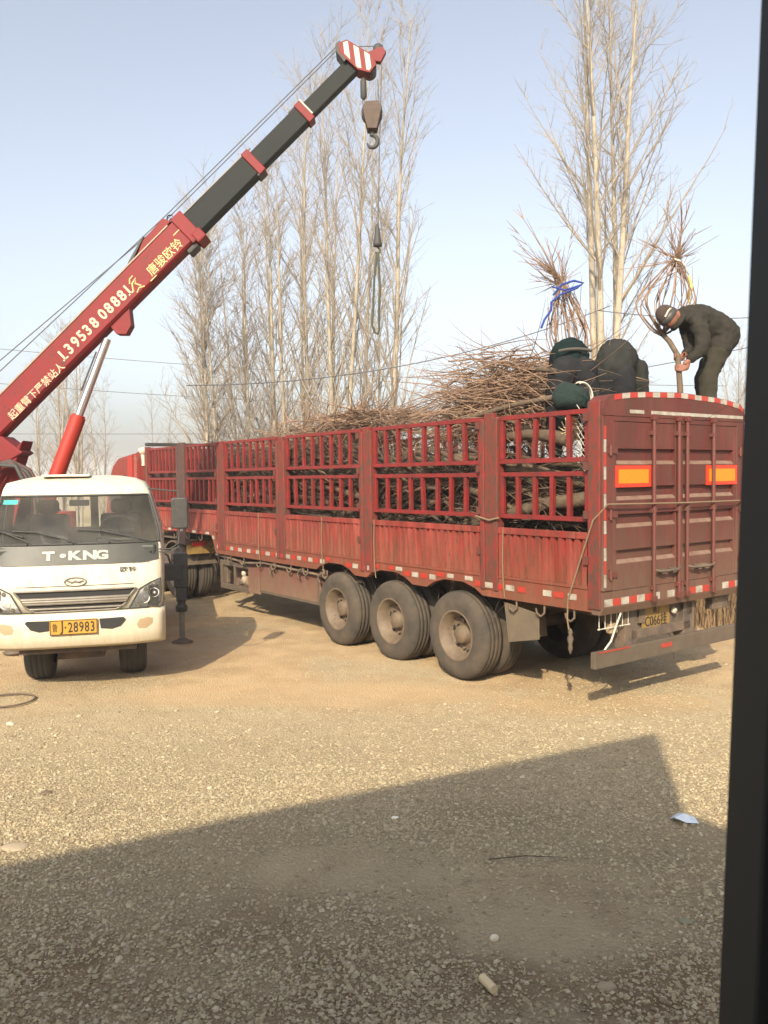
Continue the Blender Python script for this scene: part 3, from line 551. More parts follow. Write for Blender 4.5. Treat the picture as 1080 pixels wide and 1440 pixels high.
b = MB(); b.box(10.02, 10.08, -.74, -.04, .93, 1.20); P('tail_panel', b, 'plate2', tt); b = MB(); b.box(10.005, 10.018, -.44, -.12, 1.08, 1.18); P('tail_lamp', b, 'ored', tt, bev=.01)
b = MB(); b.box(9.9, 12.7, -.80, -.05, 1.205, 1.23); P('catwalk', b, 'boxgrey', tt)
b = MB(); b.cyl((13.1, -.30, .72), (12.85, -.30, .72), .30, 20); P('fuel_tank', b, 'boxgrey', tt)

# ------------------------------------------------------------------ crane truck (local x: forward towards the camera, y: picture right, z up)
PS = R_(14); Fv = Vector((math.sin(PS), -math.cos(PS), 0)); Lv = Vector((math.cos(PS), math.sin(PS), 0)); C0 = Vector((-3.42, 9.12, 0))
CW = basis(C0, Fv, Lv, (0, 0, 1))
ct = T('crane_truck', 'cream light truck carrying a red telescopic crane with its boom raised', 'crane truck', CW)
# cab shell: rows of plan curves
rows = [  # z, front x, half width, corner depth
 (.95, .00, .925, .10), (1.20, .005, .93, .10), (1.46, -.02, .935, .11), (1.69, -.09, .93, .14), (1.80, -.16, .92, .16), (2.02, -.33, .86, .17), (2.22, -.50, .80, .18), (2.30, -.58, .775, .18), (2.37, -.70, .72, .16), (2.42, -.90, .60, .12), (2.45, -1.08, .42, .08), (2.46, -1.2, .2, .04)]
frac = [-1, -.97, -.90, -.6, -.3, 0, .3, .6, .90, .97, 1]
backt = [.18, .55, .64, 1]
def lefthw(hw, z): return hw + .62 * max(0, .92 - hw) * (1 if z < 2.40 else .4)
def planrow(z, xf, hw, cd):
    pts = []
    xc = xf - cd - .08; backx = [xc + (-1.55 - xc) * t for t in backt]
    for bx_ in backx[::-1]: pts.append((bx_, -lefthw(hw, z), z))
    hl = lefthw(hw, z)
    for f in frac: pts.append((xf - cd * abs(f) ** 3.2 - (.08 if abs(f) == 1 else 0), f * (hw if f > 0 else hl), z))
    for bx_ in backx: pts.append((bx_, hw, z))
    return pts
grid = [planrow(*r) for r in rows]; ncol = len(grid[0]); NB = 4
b = MB(); vs = [p_ for g in grid for p_ in g]; fs = []; gl = MB(); glf = []; sgl = []
for i in range(len(rows) - 1):
    for j in range(ncol - 1):
        q_ = (i * ncol + j, i * ncol + j + 1, (i + 1) * ncol + j + 1, (i + 1) * ncol + j)
        if 3 <= i <= 5 and NB + 1 <= j < NB + 9: glf.append(q_)
        elif 3 <= i <= 5 and j in (2, NB + 11): sgl.append(q_)
        elif 3 <= i <= 5 and j in (3, NB + 10) and False: pass
        else: fs.append(q_)
b.add(vs, fs, True)
# roof: stretch to the back
top = grid[-1]; zr = 2.46
b.add(top + [(-1.2, 0, zr), ], [(j, j + 1, ncol) for j in range(ncol - 1)], True)
# back wall with a window opening
hw0 = .93
def bw(y0, y1, z0, z1): b.add([(-1.555, y0, z0), (-1.555, y1, z0), (-1.555, y1, z1), (-1.555, y0, z1)], [(0, 1, 2, 3)])
for r1, r2 in zip(rows[:-1], rows[1:]):
    z0, z1, h0, h1 = r1[0], r2[0], r1[2] * .98, r2[2] * .98
    if z0 < 1.80 or z1 > 2.23: b.add([(-1.552, -h0, z0), (-1.552, h0, z0), (-1.552, h1, z1), (-1.552, -h1, z1)], [(0, 1, 2, 3)])
    else:
        for a0, a1 in ((-1, -.84), (.04, .16), (.52, 1)):
            ya0, ya1, yb0, yb1 = (a0 * h0 if abs(a0) == 1 else a0 * .80), (a1 * h0 if abs(a1) == 1 else a1 * .80), (a0 * h1 if abs(a0) == 1 else a0 * .80), (a1 * h1 if abs(a1) == 1 else a1 * .80)
            b.add([(-1.552, ya0, z0), (-1.552, ya1, z0), (-1.552, yb1, z1), (-1.552, yb0, z1)], [(0, 1, 2, 3)])
shell = P('cab', b, 'cream', ct)
sm = shell.modifiers.new('thick', 'SOLIDIFY'); sm.thickness = .02; sm.offset = -1
g_ = MB(); used = sorted({k for q_ in glf for k in q_}); mp_ = {k: i for i, k in enumerate(used)}; g_.add([vs[k] for k in used], [tuple(mp_[k] for k in q_) for q_ in glf], True); P('windscreen', g_, 'glass', shell)
for q_ in (sgl[:3], sgl[3:]):
    if q_:
        g_ = MB(); used = sorted({k for f in sgl for k in f}); mp_ = {k: i for i, k in enumerate(used)}
g_ = MB(); used = sorted({k for q_ in sgl for k in q_}); mp_ = {k: i for i, k in enumerate(used)}; g_.add([vs[k] for k in used], [tuple(mp_[k] for k in q_) for q_ in sgl]); P('side_window', g_, 'glass', shell)
# gasket round the screen
def gp(i, j): return Vector(vs[i * ncol + j]) + Vector((.006, 0, 0))
loop = [gp(3, j) for j in range(NB + 1, NB + 10)] + [gp(4, NB + 9), gp(5, NB + 9)] + [gp(6, j) for j in range(NB + 9, NB, -1)] + [gp(5, NB + 1), gp(4, NB + 1), gp(3, NB + 1)]
g_ = MB(); g_.tube(loop, .013, 6, cap=False); P('windscreen_gasket', g_, 'gasket', shell)
# grey panel below the screen, following the shell rows 1.46..1.69
def shellpt(z, f, off=.008):
    for r1, r2 in zip(rows[:-1], rows[1:]):
        if r1[0] <= z <= r2[0] + 1e-6:
            t = (z - r1[0]) / (r2[0] - r1[0]); xf, hw, cd = (r1[k] + (r2[k] - r1[k]) * t for k in (1, 2, 3)); break
    else: xf, hw, cd = rows[0][1:]
    return Vector((xf - cd * abs(f) ** 3.2 + off, f * (hw if f > 0 else lefthw(hw, z)), z))
ff = np.linspace(-.955, .955, 25)
g_ = MB(); V = []
for f in ff:
    lo_ = 1.465 + .10 * max(0, abs(f) - .80) ** 1 * 1.5; 
    V += [shellpt(lo_, f), shellpt((lo_ + 1.675) / 2, f), shellpt(1.675, f)]
g_.add(V, [(3 * i + k, 3 * i + 3 + k, 3 * i + 4 + k, 3 * i + 1 + k) for i in range(24) for k in (0, 1)], True); P('front_panel', g_, 'panel', shell)
def on_front(z, y, off): f = y / .93; p_ = shellpt(z, f, off); p2 = shellpt(z + .01, f, off); p3 = shellpt(z, f + .01, off); x_ = (p3 - p_).normalized(); yv = (p2 - p_).normalized(); return basis(p_, x_, yv, x_.cross(yv))
for ch, y in zip('T•KNG', (-.325 + .05, -.175 + .05, -.03 + .035, .125 + .03, .27 + .01)):
    P('badge_letter', text_mesh(ch, .135, .003, 'letter', bold=.007, sx=1.45), None, shell, mw=CW @ on_front(1.565, y, .013))
for y in (-.50, -.02, .36, .80): b = MB(); b.lathe([(.012, 0), (.012, .02), (.001, .025)], 8, 'x', shellpt(1.70 if y < .5 else 1.58, y / .93, .01)); P('washer_nozzle', b, 'gasket', shell)
# small lettering marks and emblem
P('small_lettering', text_mesh('欧铃', .062, .002, 'ink', bold=0, sx=1.5), None, shell, mw=CW @ on_front(1.395, .56, .006))
b = MB(); an = np.linspace(0, 6.283, 33)
b.tube([on_front(1.278, 0, .012) @ Vector((.112 * math.cos(a), .047 * math.sin(a), 0)) for a in an], .006, 6, cap=False)
b.tube([on_front(1.278, 0, .012) @ Vector((x_, y_, 0)) for x_, y_ in ((-.085, .012), (-.03, -.004), (0, .014), (.03, -.004), (.085, .012))], .007, 6); b.tube([on_front(1.278, 0, .012) @ Vector((x_, y_, 0)) for x_, y_ in ((-.05, -.012), (0, .002), (.05, -.012))], .005, 5); P('oval_emblem', b, 'chrome', shell)
# headlights
for sg in (-1, 1):
    out = [(.565, .945), (.68, 1.17), (.80, 1.235), (.905, 1.275), (.915, 1.10), (.905, 1.0), (.75, .955)]
    def hp(y, z, off): return shellpt(max(z, .951), sg * y / .93, off)
    b = MB(); c_ = (.76, 1.09); V = [hp(*c_, .004)] + [hp(y, z, .004) for y, z in out]; b.add(V, [(0, i, i % 7 + 1) for i in range(1, 8)]); hl = P('headlight', b, 'lampin', shell)
    for (y, z, r_) in ((.73, 1.06, .062), (.835, 1.115, .058), (.835, 1.00, .03), (.83, 1.21, .028), (.66, .985, .028), (.745, 1.165, .024)):
        b = MB(); p_ = hp(y, z, .012); b.lathe([(r_, .0), (r_ * .9, .008), (r_ * .55, -.006), (r_ * .25, .006), (.001, .010)], 16, 'x', p_); P('bulb_bowl', b, 'lampin' if r_ > .05 else 'chrome', hl)
    b = MB(); V = [hp(*c_, .035)] + [hp(y, z, .010) for y, z in out]; b.add(V, [(0, i, i % 7 + 1) for i in range(1, 8)], True); P('lens', b, 'clear', hl)
    b = MB(); b.tube([hp(y, z, .012) for y, z in out + out[:1]], .008, 5, cap=False); P('lamp_rim', b, 'gasket', hl)
# grille
def gr(z, y): return shellpt(max(z, .951), y / .93, .010)
zt_, zb_ = 1.185, .965
b = MB(); V = []
for f in np.linspace(-1, 1, 21): V += [gr(zb_ + .0, f * .46), gr(zt_, f * .63)]
b.add(V, [(2 * i, 2 * i + 2, 2 * i + 3, 2 * i + 1) for i in range(20)]); gri = P('grille', b, 'dark', shell)
b = MB(); b.tube([gr(zt_ + .0, f * .64) + Vector((.01, 0, 0)) for f in np.linspace(-1, 1, 15)] + [gr(z, s) + Vector((.01, 0, 0)) for z, s in ((1.10, .57), (1.01, .52), (.975, .46))] + [gr(.957, f * .42) + Vector((.01, 0, 0)) for f in np.linspace(1, -1, 11)] + [gr(z, -s) + Vector((.01, 0, 0)) for z, s in ((.975, .46), (1.01, .52), (1.10, .57), (1.185, .64))], .012, 6, cap=False); P('grille_surround', b, 'chrome', gri)
for z, hw_, rr_ in ((1.095, .565, .022), (1.07, .55, .024), (1.047, .54, .018), (.990, .48, .014)):
    b = MB(); b.tube([gr(z, f * hw_) + Vector((.014, 0, 0)) for f in np.linspace(-1, 1, 13)], rr_, 6); P('grille_bar', b, 'chrome', gri)
# panel seam lines
for z in (1.232,): b = MB(); b.tube([shellpt(z, f, .001) for f in np.linspace(-.66, .66, 13)], .004, 4); P('panel_seam', b, 'gasket', shell)
# bumper: a lofted shell of its own
b = MB(); V = []; zs_ = [.545, .58, .70, .86, .93, .945]; xo = [.005, .045, .065, .06, .045, .01]
f2 = np.linspace(-1, 1, 25); bumpx = lambda f, k: xo[k] - .16 * abs(f) ** 4
for f in f2:
    for k, z in enumerate(zs_): V.append((bumpx(f, k), f * .945, z))
b.add(V, [(6 * i + k, 6 * i + 6 + k, 6 * i + 7 + k, 6 * i + 1 + k) for i in range(24) for k in range(5)], True)
for sg, i in ((-1, 0), (1, 24)):
    e = V[6 * i:6 * i + 6]; b.add(e + [(-.62, sg * .945, z) for z in zs_], [(k, k + 1, 7 + k, 6 + k) for k in range(5)], True)
bu = P('front_bumper', b, 'cream', ct)
s_ = bu.modifiers.new('thick', 'SOLIDIFY'); s_.thickness = .02; s_.offset = -1
for sg in (-1, 1):
    b = MB(); o_ = [(.245, .865), (.50, .872), (.525, .85), (.47, .775), (.38, .745), (.26, .755)]; b.prism([(sg * y, z) for y, z in o_], 0, .060, .068); P('bumper_vent', b, 'dark', bu, bev=.006)
    b = MB(); o_ = [(.64, .775), (.67, .83), (.76, .845), (.815, .83), (.81, .77), (.74, .72), (.66, .73)]; b.add([(bumpx(.725 / .945, 3) + .012, sg * .725, .785)] + [(bumpx(y / .945, 2.6 if False else 3) + .005, sg * y, z) for y, z in o_], [(0, i, i % 7 + 1) for i in range(1, 8)], True); fl = P('fog_lamp', b, 'amber', bu)
PF = CW @ basis((.085, -.02, .79), (0, 1, 0), (0, 0, 1), (1, 0, 0))
b = MB(); b.box(-.25, .25, -.085, .085, -.005, .005); pp = P('front_number_plate', b, 'plate', bu, mw=PF, bev=.004)
b = MB(); [b.box(*q_) for q_ in ((-.245, .245, .073, .080, .005, .008), (-.245, .245, -.080, -.073, .005, .008), (-.245, -.238, -.073, .073, .005, .008), (.238, .245, -.073, .073, .005, .008))]; P('plate_border', b, 'ink', pp, mw=PF)
for ch, x_, sz, sx_ in (('鲁', -.195, .10, .62), ('J', -.125, .155, .75), ('·', -.085, .15, .9), ('2', -.035, .155, .66), ('8', .022, .155, .66), ('9', .080, .155, .66), ('8', .138, .155, .66), ('3', .196, .155, .66)):
    P('plate_character', text_mesh(ch, sz, .0012, 'ink', bold=0 if ch == '鲁' else .0025, sx=sx_), None, pp, mw=PF @ Matrix.Translation((x_, 0, .0065)))
# wipers
for y0, y1, zz in ((-.40, .02, 1.70), (-.75, -.45, 1.73), (.30, .78, 1.70)):
    b = MB(); a_ = shellpt(1.70, y1 / .93, .02); c_ = shellpt(1.82, y0 / .93, .03); c2 = shellpt(1.835, (y0 - .28) / .93 if y0 > -.5 else -.98, .03); b.tube([a_, (a_ + c_) / 2 + Vector((.03, 0, .008)), c_], .009, 5); b.tube([shellpt(1.775, min(.95, (y0 + .2) / .93), .022), c_ + Vector((0, 0, .006)), shellpt(1.84, max(-.93, (y0 - .28) / .93), .026)], .010, 5); P('wiper', b, 'gasket', shell)
# interior
b = MB(); b.box(-.62, -.12, -.86, .86, 1.30, 1.66); b.box(-.62, -.30, .20, .70, 1.66, 1.74); P('dashboard', b, 'panel', shell, bev=.03)
for y in (-.45, .42): b = MB(); b.box(-1.3, -.75, y - .26, y + .26, 1.2, 1.4); b.box(-1.42, -1.25, y - .25, y + .25, 1.35, 1.98); b.box(-1.42, -1.30, y - .13, y + .13, 1.98, 2.16); P('seat', b, 'seat', shell, bev=.05)
an = np.linspace(0, 6.283, 25); b = MB(); b.tube([(-.70 + .09 * math.sin(a), .42 + .20 * math.cos(a), 1.80 + .17 * math.sin(a)) for a in an], .014, 6, cap=False); b.cyl((-.70, .42, 1.80), (-.5, .42, 1.66), .03, 8); b.box(-.71, -.69, .24, .60, 1.785, 1.815); P('steering_wheel', b, 'dark', shell)
b = MB(); b.box(-1.6, -.05, -.88, .88, .96, 1.2); P('cab_floor', b, 'dark', shell)
b = MB(); b.box(-.52, -.50, -.10, .12, 2.10, 2.17); P('rear_view_mirror', b, 'dark', shell, bev=.01)
b = MB(); b.add([shellpt(2.13, -.93, -.012), shellpt(2.13, -.74, -.012), shellpt(2.18, -.74, -.012), shellpt(2.18, -.93, -.012)], [(0, 1, 2, 3)]); P('windscreen_sticker', b, mat('turquoise_sticker', (.08, .62, .60), .5), shell)
b = MB(); b.box(-1.35, -.85, -.45, .10, 2.44, 2.468); P('roof_hatch', b, 'cream', shell, bev=.015)
# door mirror
b = MB(); b.tube([(-.40, .79, 2.29), (-.25, .98, 2.27), (-.18, 1.13, 2.26), (-.17, 1.13, 2.10)], .010, 6); b.tube([(-.12, .90, 1.60), (-.10, 1.02, 1.60), (-.14, 1.12, 1.66), (-.17, 1.13, 1.85)], .010, 6); b.tube([(-.12, .90, 1.57), (-.08, 1.02, 1.56), (-.12, 1.12, 1.62)], .009, 6); P('mirror_arm', b, 'gasket', ct)
b = MB(); b.prism([(1.04, 1.85), (1.06, 1.825), (1.21, 1.825), (1.23, 1.85), (1.23, 2.16), (1.21, 2.185), (1.06, 2.185), (1.04, 2.16)], 0, -.22, -.13); P('door_mirror', b, 'black', ct, bev=.02)
# wheels, chassis, deck
for y, f in ((.68, 1), (-.68, -1)): wheel(ct, -1.10, y, f, .39, w_=.30, dish=0, nuts=6, tyre='gasket')  # front tyres darker than the rear: shade under the cab put into the colour
for y, f in ((.74, 1), (.48, 1), (-.74, -1), (-.48, -1)): wheel(ct, -4.3, y, f, .39, w_=.22, dish=0, nuts=6)
for y in (-.36, .36): b = MB(); b.box(-5.9, -.15, y - .04, y + .04, .62, .82); P('chassis_beam', b, 'under', ct)
b = MB(); b.cyl((-1.10, -.6, .40), (-1.10, .6, .40), .06, 10); b.box(-.30, -.12, -.62, .62, .47, .62); b.box(-1.5, -.35, -.25, .25, .35, .75); P('front_axle', b, 'under', ct)
b = MB(); b.box(-1.55, -.62, -.90, -.72, .55, .95); b.box(-1.55, -1.50, -.92, .92, .55, .95); P('wheel_arch', b, 'dark', ct)
b = MB(); b.box(-5.95, -3.6, -1.0, 1.0, .92, 1.10); P('deck', b, 'under', ct, bev=.01)
# outriggers
for sg in (1, -1):
    b = MB(); b.box(-2.86, -2.64, .15 * sg if sg > 0 else -1.16, 1.16 if sg > 0 else -.15, .93, 1.17); og = P('outrigger_beam', b, 'black', ct, bev=.01)
    y = 1.14 * sg
    b = MB(); b.box(-2.84, -2.66, y - .10, y + .10, .82, 1.32); b.box(-2.83, -2.67, y - .075, y + .075, .62, .82); b.lathe([(.075, 0), (.085, .01), (.085, .08), (.06, .10), (.06, .16)], 16, 'z', (-2.75, y, .46)); P('jack_housing', b, 'black', og, bev=.012)
    b = MB(); b.cyl((-2.75, y, .05), (-2.75, y, .50), .042, 14); P('jack_piston', b, 'chrome', og)
    b = MB(); b.lathe([(.001, 0), (.15, 0), (.155, .02), (.10, .04), (.05, .07), (.001, .075)], 20, 'z', (-2.75, y, -.005)); P('jack_foot', b, 'under', og)
    b = MB(); b.tube([(-2.72, y - .12, 1.1), (-2.66, y - .18, 1.30), (-2.7, y - .3, 1.36), (-2.72, y - .5, 1.25)], .014, 6); P('hydraulic_hose', b, 'gasket', og)

# ---- crane: turret and boom.  boom frame: x along the boom, y up across it, z towards the camera
B0 = Vector((-5.52, 12.0, 3.25)); tip = Vector((-.19, 12.0, 8.36)); ex = (tip - B0).normalized(); ez = Vector((0, -1, 0)); ey = ez.cross(ex).normalized()
BM = basis(B0, ex, ey, ez)
def bbox(s0, s1, h0, h1, wd_): m_ = MB(); m_.box(s0, s1, h0, h1, -wd_, wd_); return m_
def taper(s0, s1, lo, hi, wd_, ch=.05):
    """boom section with folded lower corners"""
    m_ = MB(); pr = [(hi, -wd_), (hi, wd_), (lo + ch, wd_), (lo, wd_ - ch), (lo, -wd_ + ch), (lo + ch, -wd_)]
    m_.prism(pr, 0, s0, s1); return m_
boom = P('boom', taper(-1.5, 3.88, -.19, .21, .14, .035), 'crane', ct, mw=BM, bev=.006)
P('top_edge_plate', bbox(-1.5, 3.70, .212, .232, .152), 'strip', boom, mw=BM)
P('boom_collar', bbox(3.78, 3.97, -.215, .245, .17), 'crane', boom, mw=BM, bev=.012)
P('collar_block', bbox(3.84, 4.00, -.27, -.10, .18), 'crane', boom, mw=BM, bev=.02)
P('collar_pad', bbox(3.64, 3.82, -.27, -.20, .12), 'gasket', boom, mw=BM, bev=.02)
b = MB(); b.prism([(2.95, .233), (3.10, .25), (3.30, .34), (3.72, .36), (3.78, .246), (3.2, .233)], 2, -.10, .10); P('cable_guard', b, 'crane', boom, mw=BM, bev=.01)
b = MB(); b.prism([(2.90, .24), (2.94, .265), (3.35, .38), (3.35, .362), (3.0, .24)], 2, -.11, .11); P('guard_edge', b, 'gasket', boom, mw=BM)
for z in (.10, -.10): b = MB(); b.lathe([(.05, -.02), (.04, 0), (.05, .02)], 14, 'z', (3.80, .29, z * .7)); P('guide_pulley', b, 'gasket', boom, mw=BM)
s2 = P('second_section', taper(3.90, 5.22, -.165, .175, .11, .03), 'boomk', ct, mw=BM, bev=.005)
P('section_collar', bbox(5.13, 5.25, -.185, .20, .135), 'crane', s2, mw=BM, bev=.01); P('collar_pad', bbox(5.03, 5.13, .16, .20, .09), 'gasket', s2, mw=BM, bev=.01); P('collar_lower', bbox(5.10, 5.22, -.19, -.15, .12), 'gasket', s2, mw=BM, bev=.01)
s3 = P('third_section', taper(5.22, 6.22, -.135, .145, .09, .025), 'boomk', ct, mw=BM, bev=.005)
P('section_collar', bbox(6.14, 6.25, -.155, .165, .115), 'crane', s3, mw=BM, bev=.01); P('white_collar_edge', bbox(6.252, 6.272, -.09, .17, .10), 'white', s3, mw=BM); P('collar_pad', bbox(6.03, 6.14, .13, .17, .08), 'gasket', s3, mw=BM, bev=.01)
s4 = P('top_section', taper(6.24, 7.30, -.115, .115, .072, .02), 'boomk2', ct, mw=BM, bev=.005)
b = MB(); b.prism([(-.0, 0), (0, 0)], 0, 0, 1) if False else None
# pipe on top of the black sections
b = MB(); b.tube([(3.9, .20, .08), (5.3, .19, .08)], .014, 6); b.tube([(3.9, .215, .02), (5.2, .205, .02)], .016, 6); P('hydraulic_pipe', b, 'chrome', s2, mw=BM)
# lettering along the red section (each word its own part)
def btext(body, s, h, size, m='text', sx=1.0, bold=.004, rot=0, space=1.0): P('boom_lettering', text_mesh(body, size, .0015, m, bold=bold, space=space, sx=sx), None, boom, mw=BM @ Matrix.Translation((s, h, .1415)) @ Matrix.Rotation(rot, 4, 'Z'))
btext('起重臂下严禁站人', .72, -.105, .142, space=1.0, sx=.95, bold=.0)
for ch, s, h in zip('13953808881', (1.34, 1.48, 1.615, 1.735, 1.855, 1.995, 2.165, 2.29, 2.42, 2.545, 2.66), (-.012, -.012, -.012, -.010, -.008, -.006, -.006, -.006, -.008, -.012, -.014)):
    btext(ch, s, h, .215, sx=.92, bold=.005)
    if ch == '1': P('boom_lettering', MB().box(-.048, .048, -.010, .010, 0, .0015), 'text', boom, mw=BM @ Matrix.Translation((s + .009, h - .070, .1415)))
btext('唐骏欧铃', 3.36, -.055, .165, 'text2', sx=.98, bold=.0)
# flying-horse style badge left as a plain flourish beside the number
b = MB(); b.tube([(3.07, -.10, 0), (3.13, -.02, 0), (3.22, .00, 0), (3.16, -.05, 0), (3.20, -.13, 0)], .014, 4); b.tube([(3.09, -.16, 0), (3.16, -.13, 0), (3.23, -.17, 0)], .011, 4); b.tube([(3.10, .0, 0), (3.15, .05, 0), (3.21, .05, 0)], .012, 4); P('boom_badge', b, 'text2', boom, mw=BM @ Matrix.Translation((-.36, .02, .142)))
b = MB(); b.box(2.98, 3.10, -.215, -.203, 0, .002); b.box(3.66, 3.78, .01, .022, 0, .002); P('badge_underline', b, 'text2', boom, mw=BM @ Matrix.Translation((0, .05, .142)))
# head
HM = basis(B0, Vector((math.cos(-.80), 0, math.sin(-.80))).normalized(), ez.cross(Vector((math.cos(-.80), 0, math.sin(-.80)))).normalized(), ez)
def bp_(s, h): return BM @ Vector((s, h, 0))
hd = [(7.16, .36), (7.28, .40), (7.34, .34), (7.50, -.28), (7.36, -.38), (7.24, -.22), (7.12, .26)]
hd = [(7.10, .34), (7.26, .37), (7.38, .24), (7.46, -.20), (7.30, -.33), (7.20, -.16)]
P_face = lambda nm, pr, z0, z1, m_, par: P(nm, MB().prism(pr, 2, z0, z1), m_, par, mw=BM, bev=.004)
hd = [(7.11, .22), (7.19, .33), (7.31, .28), (7.42, -.13), (7.37, -.25), (7.22, -.27), (7.13, -.12)]
head = P_face('boom_head', hd, -.13, .13, 'crane', s4)
P_face('head_box', [(7.07, .09), (7.09, .28), (7.15, .345), (7.23, .345), (7.20, .09)], -.15, .128, 'gasket', head)
# white stripes across the head face (upright in the picture)
def clip(poly, a, c):     # clip polygon by a <= q <= c with q the world x position
    def cut(pl, f):
        o = []
        for i in range(len(pl)):
            p1, p2 = pl[i], pl[(i + 1) % len(pl)]; d1, d2 = f(p1), f(p2)
            if d1 >= 0: o.append(p1)
            if d1 * d2 < 0: t = d1 / (d1 - d2); o.append((p1[0] + (p2[0] - p1[0]) * t, p1[1] + (p2[1] - p1[1]) * t))
        return o
    q = lambda p_: bp_(*p_).x + .12 * (bp_(*p_).z - 8.3)
    pl = cut(poly, lambda p_: q(p_) - a)
    return cut(pl, lambda p_: c - q(p_)) if pl else pl
inner = [(7.15, .22), (7.20, .305), (7.295, .26), (7.40, -.12), (7.36, -.225), (7.235, -.24), (7.15, -.10)]
qs = [bp_(*p_).x + .12 * (bp_(*p_).z - 8.3) for p_ in inner]; lo, hi = min(qs), max(qs)
for k in range(3):
    a = lo + (hi - lo) * (.10 + .31 * k); pl = clip(inner, a, a + (hi - lo) * .155)
    if len(pl) > 2: P('white_stripe', MB().prism(pl, 2, .1305, .1325), 'white', head, mw=BM)
P_face('jib_pulley_bracket', [(7.40, -.16), (7.46, -.24), (7.62, -.19), (7.62, -.10), (7.43, -.02)], -.05, .05, 'crane', head)
b = MB(); b.lathe([(.001, -.03), (.075, -.03), (.06, 0), (.075, .03), (.001, .03)], 16, 'z', (7.57, -.08, 0)); P('jib_pulley', b, 'gasket', head, mw=BM)
b = MB(); b.lathe([(.001, -.10), (.10, -.10), (.08, 0), (.10, .10), (.001, .10)], 18, 'z', (7.28, -.20, 0)); P('head_pulley', b, 'gasket', head, mw=BM)
# cables along the top
for (z, s0, h0, h1) in ((.08, -1.6, .55, .33), (-.04, -1.6, .82, .34)):
    b = MB(); b.tube([BM @ Vector((s0, h0, z)), BM @ Vector((3.80, .36, z)), BM @ Vector((7.18, h1, z))], .008, 5); P('hoist_cable', b, 'cable', ct, mw=Matrix())
b = MB(); b.tube([BM @ Vector((7.2, .345, -.02)), BM @ Vector((7.57, .0, -.02))], .007, 5); P('hoist_cable', b, 'cable', ct, mw=Matrix())
# lift cylinder
ca, cm, ce = Vector((-4.92, 11.96, 1.95)), Vector((-4.37, 11.98, 3.30)), Vector((-3.94, 12.0, 4.42)); cd = (ce - ca).normalized(); cm = ca + cd * 1.46
b = MB(); b.cyl(ca, cm, .108, 24); b.cyl(cm, cm + cd * .03, .09, 20); cy = P('lift_cylinder', b, 'crane2', ct, mw=Matrix())
b = MB(); b.cyl(cm + cd * .02, ce, .058, 20); P('cylinder_piston', b, 'steel', cy, mw=Matrix())
b = MB(); b.tube([cm + cd * 1.0 + Vector((-.09, 0, 0)), cm + cd * .4 + Vector((-.09, -.02, 0))], .012, 6); P('piston_line', b, 'gasket', cy, mw=Matrix())
P_face('cylinder_lug', [(2.12, -.18), (2.50, -.18), (2.34, -.38), (2.20, -.42), (2.10, -.32)], -.09, .09, 'crane', boom)
# turret: side plates under the boom root, column, slew ring and hoses
b = MB(); b.prism([(-5.25, 2.60), (-5.12, 2.98), (-5.9, 2.2), (-6.6, 1.7), (-6.6, 1.25), (-4.7, 1.25), (-4.7, 1.9)], 1, 11.82, 12.2); P('turret', b, 'crane', ct, mw=Matrix(), bev=.02)
b = MB(); b.prism([(-5.75, 2.80), (-5.42, 3.04), (-5.12, 2.80), (-5.30, 2.70), (-5.60, 2.66), (-6.2, 2.0), (-6.6, 2.2)], 1, 11.80, 12.20); P('boom_root_plate', b, 'crane', ct, mw=Matrix(), bev=.01)
b = MB(); b.cyl((-4.75, 12.0, .95), (-4.75, 12.0, 1.25), .55, 24); P('slew_ring', b, 'under', ct, mw=Matrix())
b = MB(); b.cyl((-4.75, 11.98, 1.1), (-4.75, 11.98, 1.95), .28, 20); P('crane_column', b, 'crane2', ct, mw=Matrix())
b = MB(); b.box(-6.0, -3.6, 11.6, 12.3, .95, 1.12); P('crane_base', b, 'under', ct, mw=Matrix())
for k in range(4):
    y = 11.68 - .05 * k; a_ = .06 * k
    b = MB(); b.tube([(-5.65 + a_, y, 2.35), (-5.50 + a_, y, 2.62), (-5.25 + a_ * .8, y, 2.68 - a_ * .4), (-4.98 - a_ * .3, y, 2.55 - a_ * .5), (-4.84 - a_ * .5, y, 2.30), (-4.82 - a_ * .5, y, 1.9)], .032, 8); P('hydraulic_hose', b, 'gasket' if k % 2 else 'dpost', ct, mw=Matrix())
# hook block hanging from the head
hx, hz = -.10, 7.50
b = MB(); b.prism([(hx - .135, hz + .10), (hx - .085, hz + .18), (hx + .085, hz + .19), (hx + .145, hz + .10), (hx + .07, hz - .20), (hx - .07, hz - .20)], 1, 11.90, 11.925); b.prism([(hx - .135, hz + .10), (hx - .085, hz + .18), (hx + .085, hz + .19), (hx + .145, hz + .10), (hx + .07, hz - .20), (hx - .07, hz - .20)], 1, 12.075, 12.10)
b.box(hx - .07, hx + .07, 11.925, 12.075, hz - .20, hz - .14); hb = P('hook_block', b, 'hook', ct, mw=Matrix(), bev=.01)
b = MB(); b.lathe([(.001, -.06), (.15, -.06), (.13, 0), (.15, .06), (.001, .06)], 20, 'y', (hx, 12.0, hz + .04)); P('block_pulley', b, 'gasket', hb, mw=Matrix())
b = MB(); b.cyl((hx, 12, hz - .2), (hx, 12, hz - .27), .035, 10); an = np.linspace(1.75, -2.9, 16); b.tube([(hx + .0 + .075 * math.cos(a), 12.0, hz - .345 + .085 * math.sin(a)) for a in an], [.030] * 12 + [.028, .022, .016, .008], 8); P('hook', b, 'gasket', hb, mw=Matrix())
for x in (hx - .125, hx - .10, hx + .10): b = MB(); b.tube([(x, 12, hz + .15), (x - .01, 12, 8.02)], .007, 5); P('hoist_cable', b, 'cable', ct, mw=Matrix())
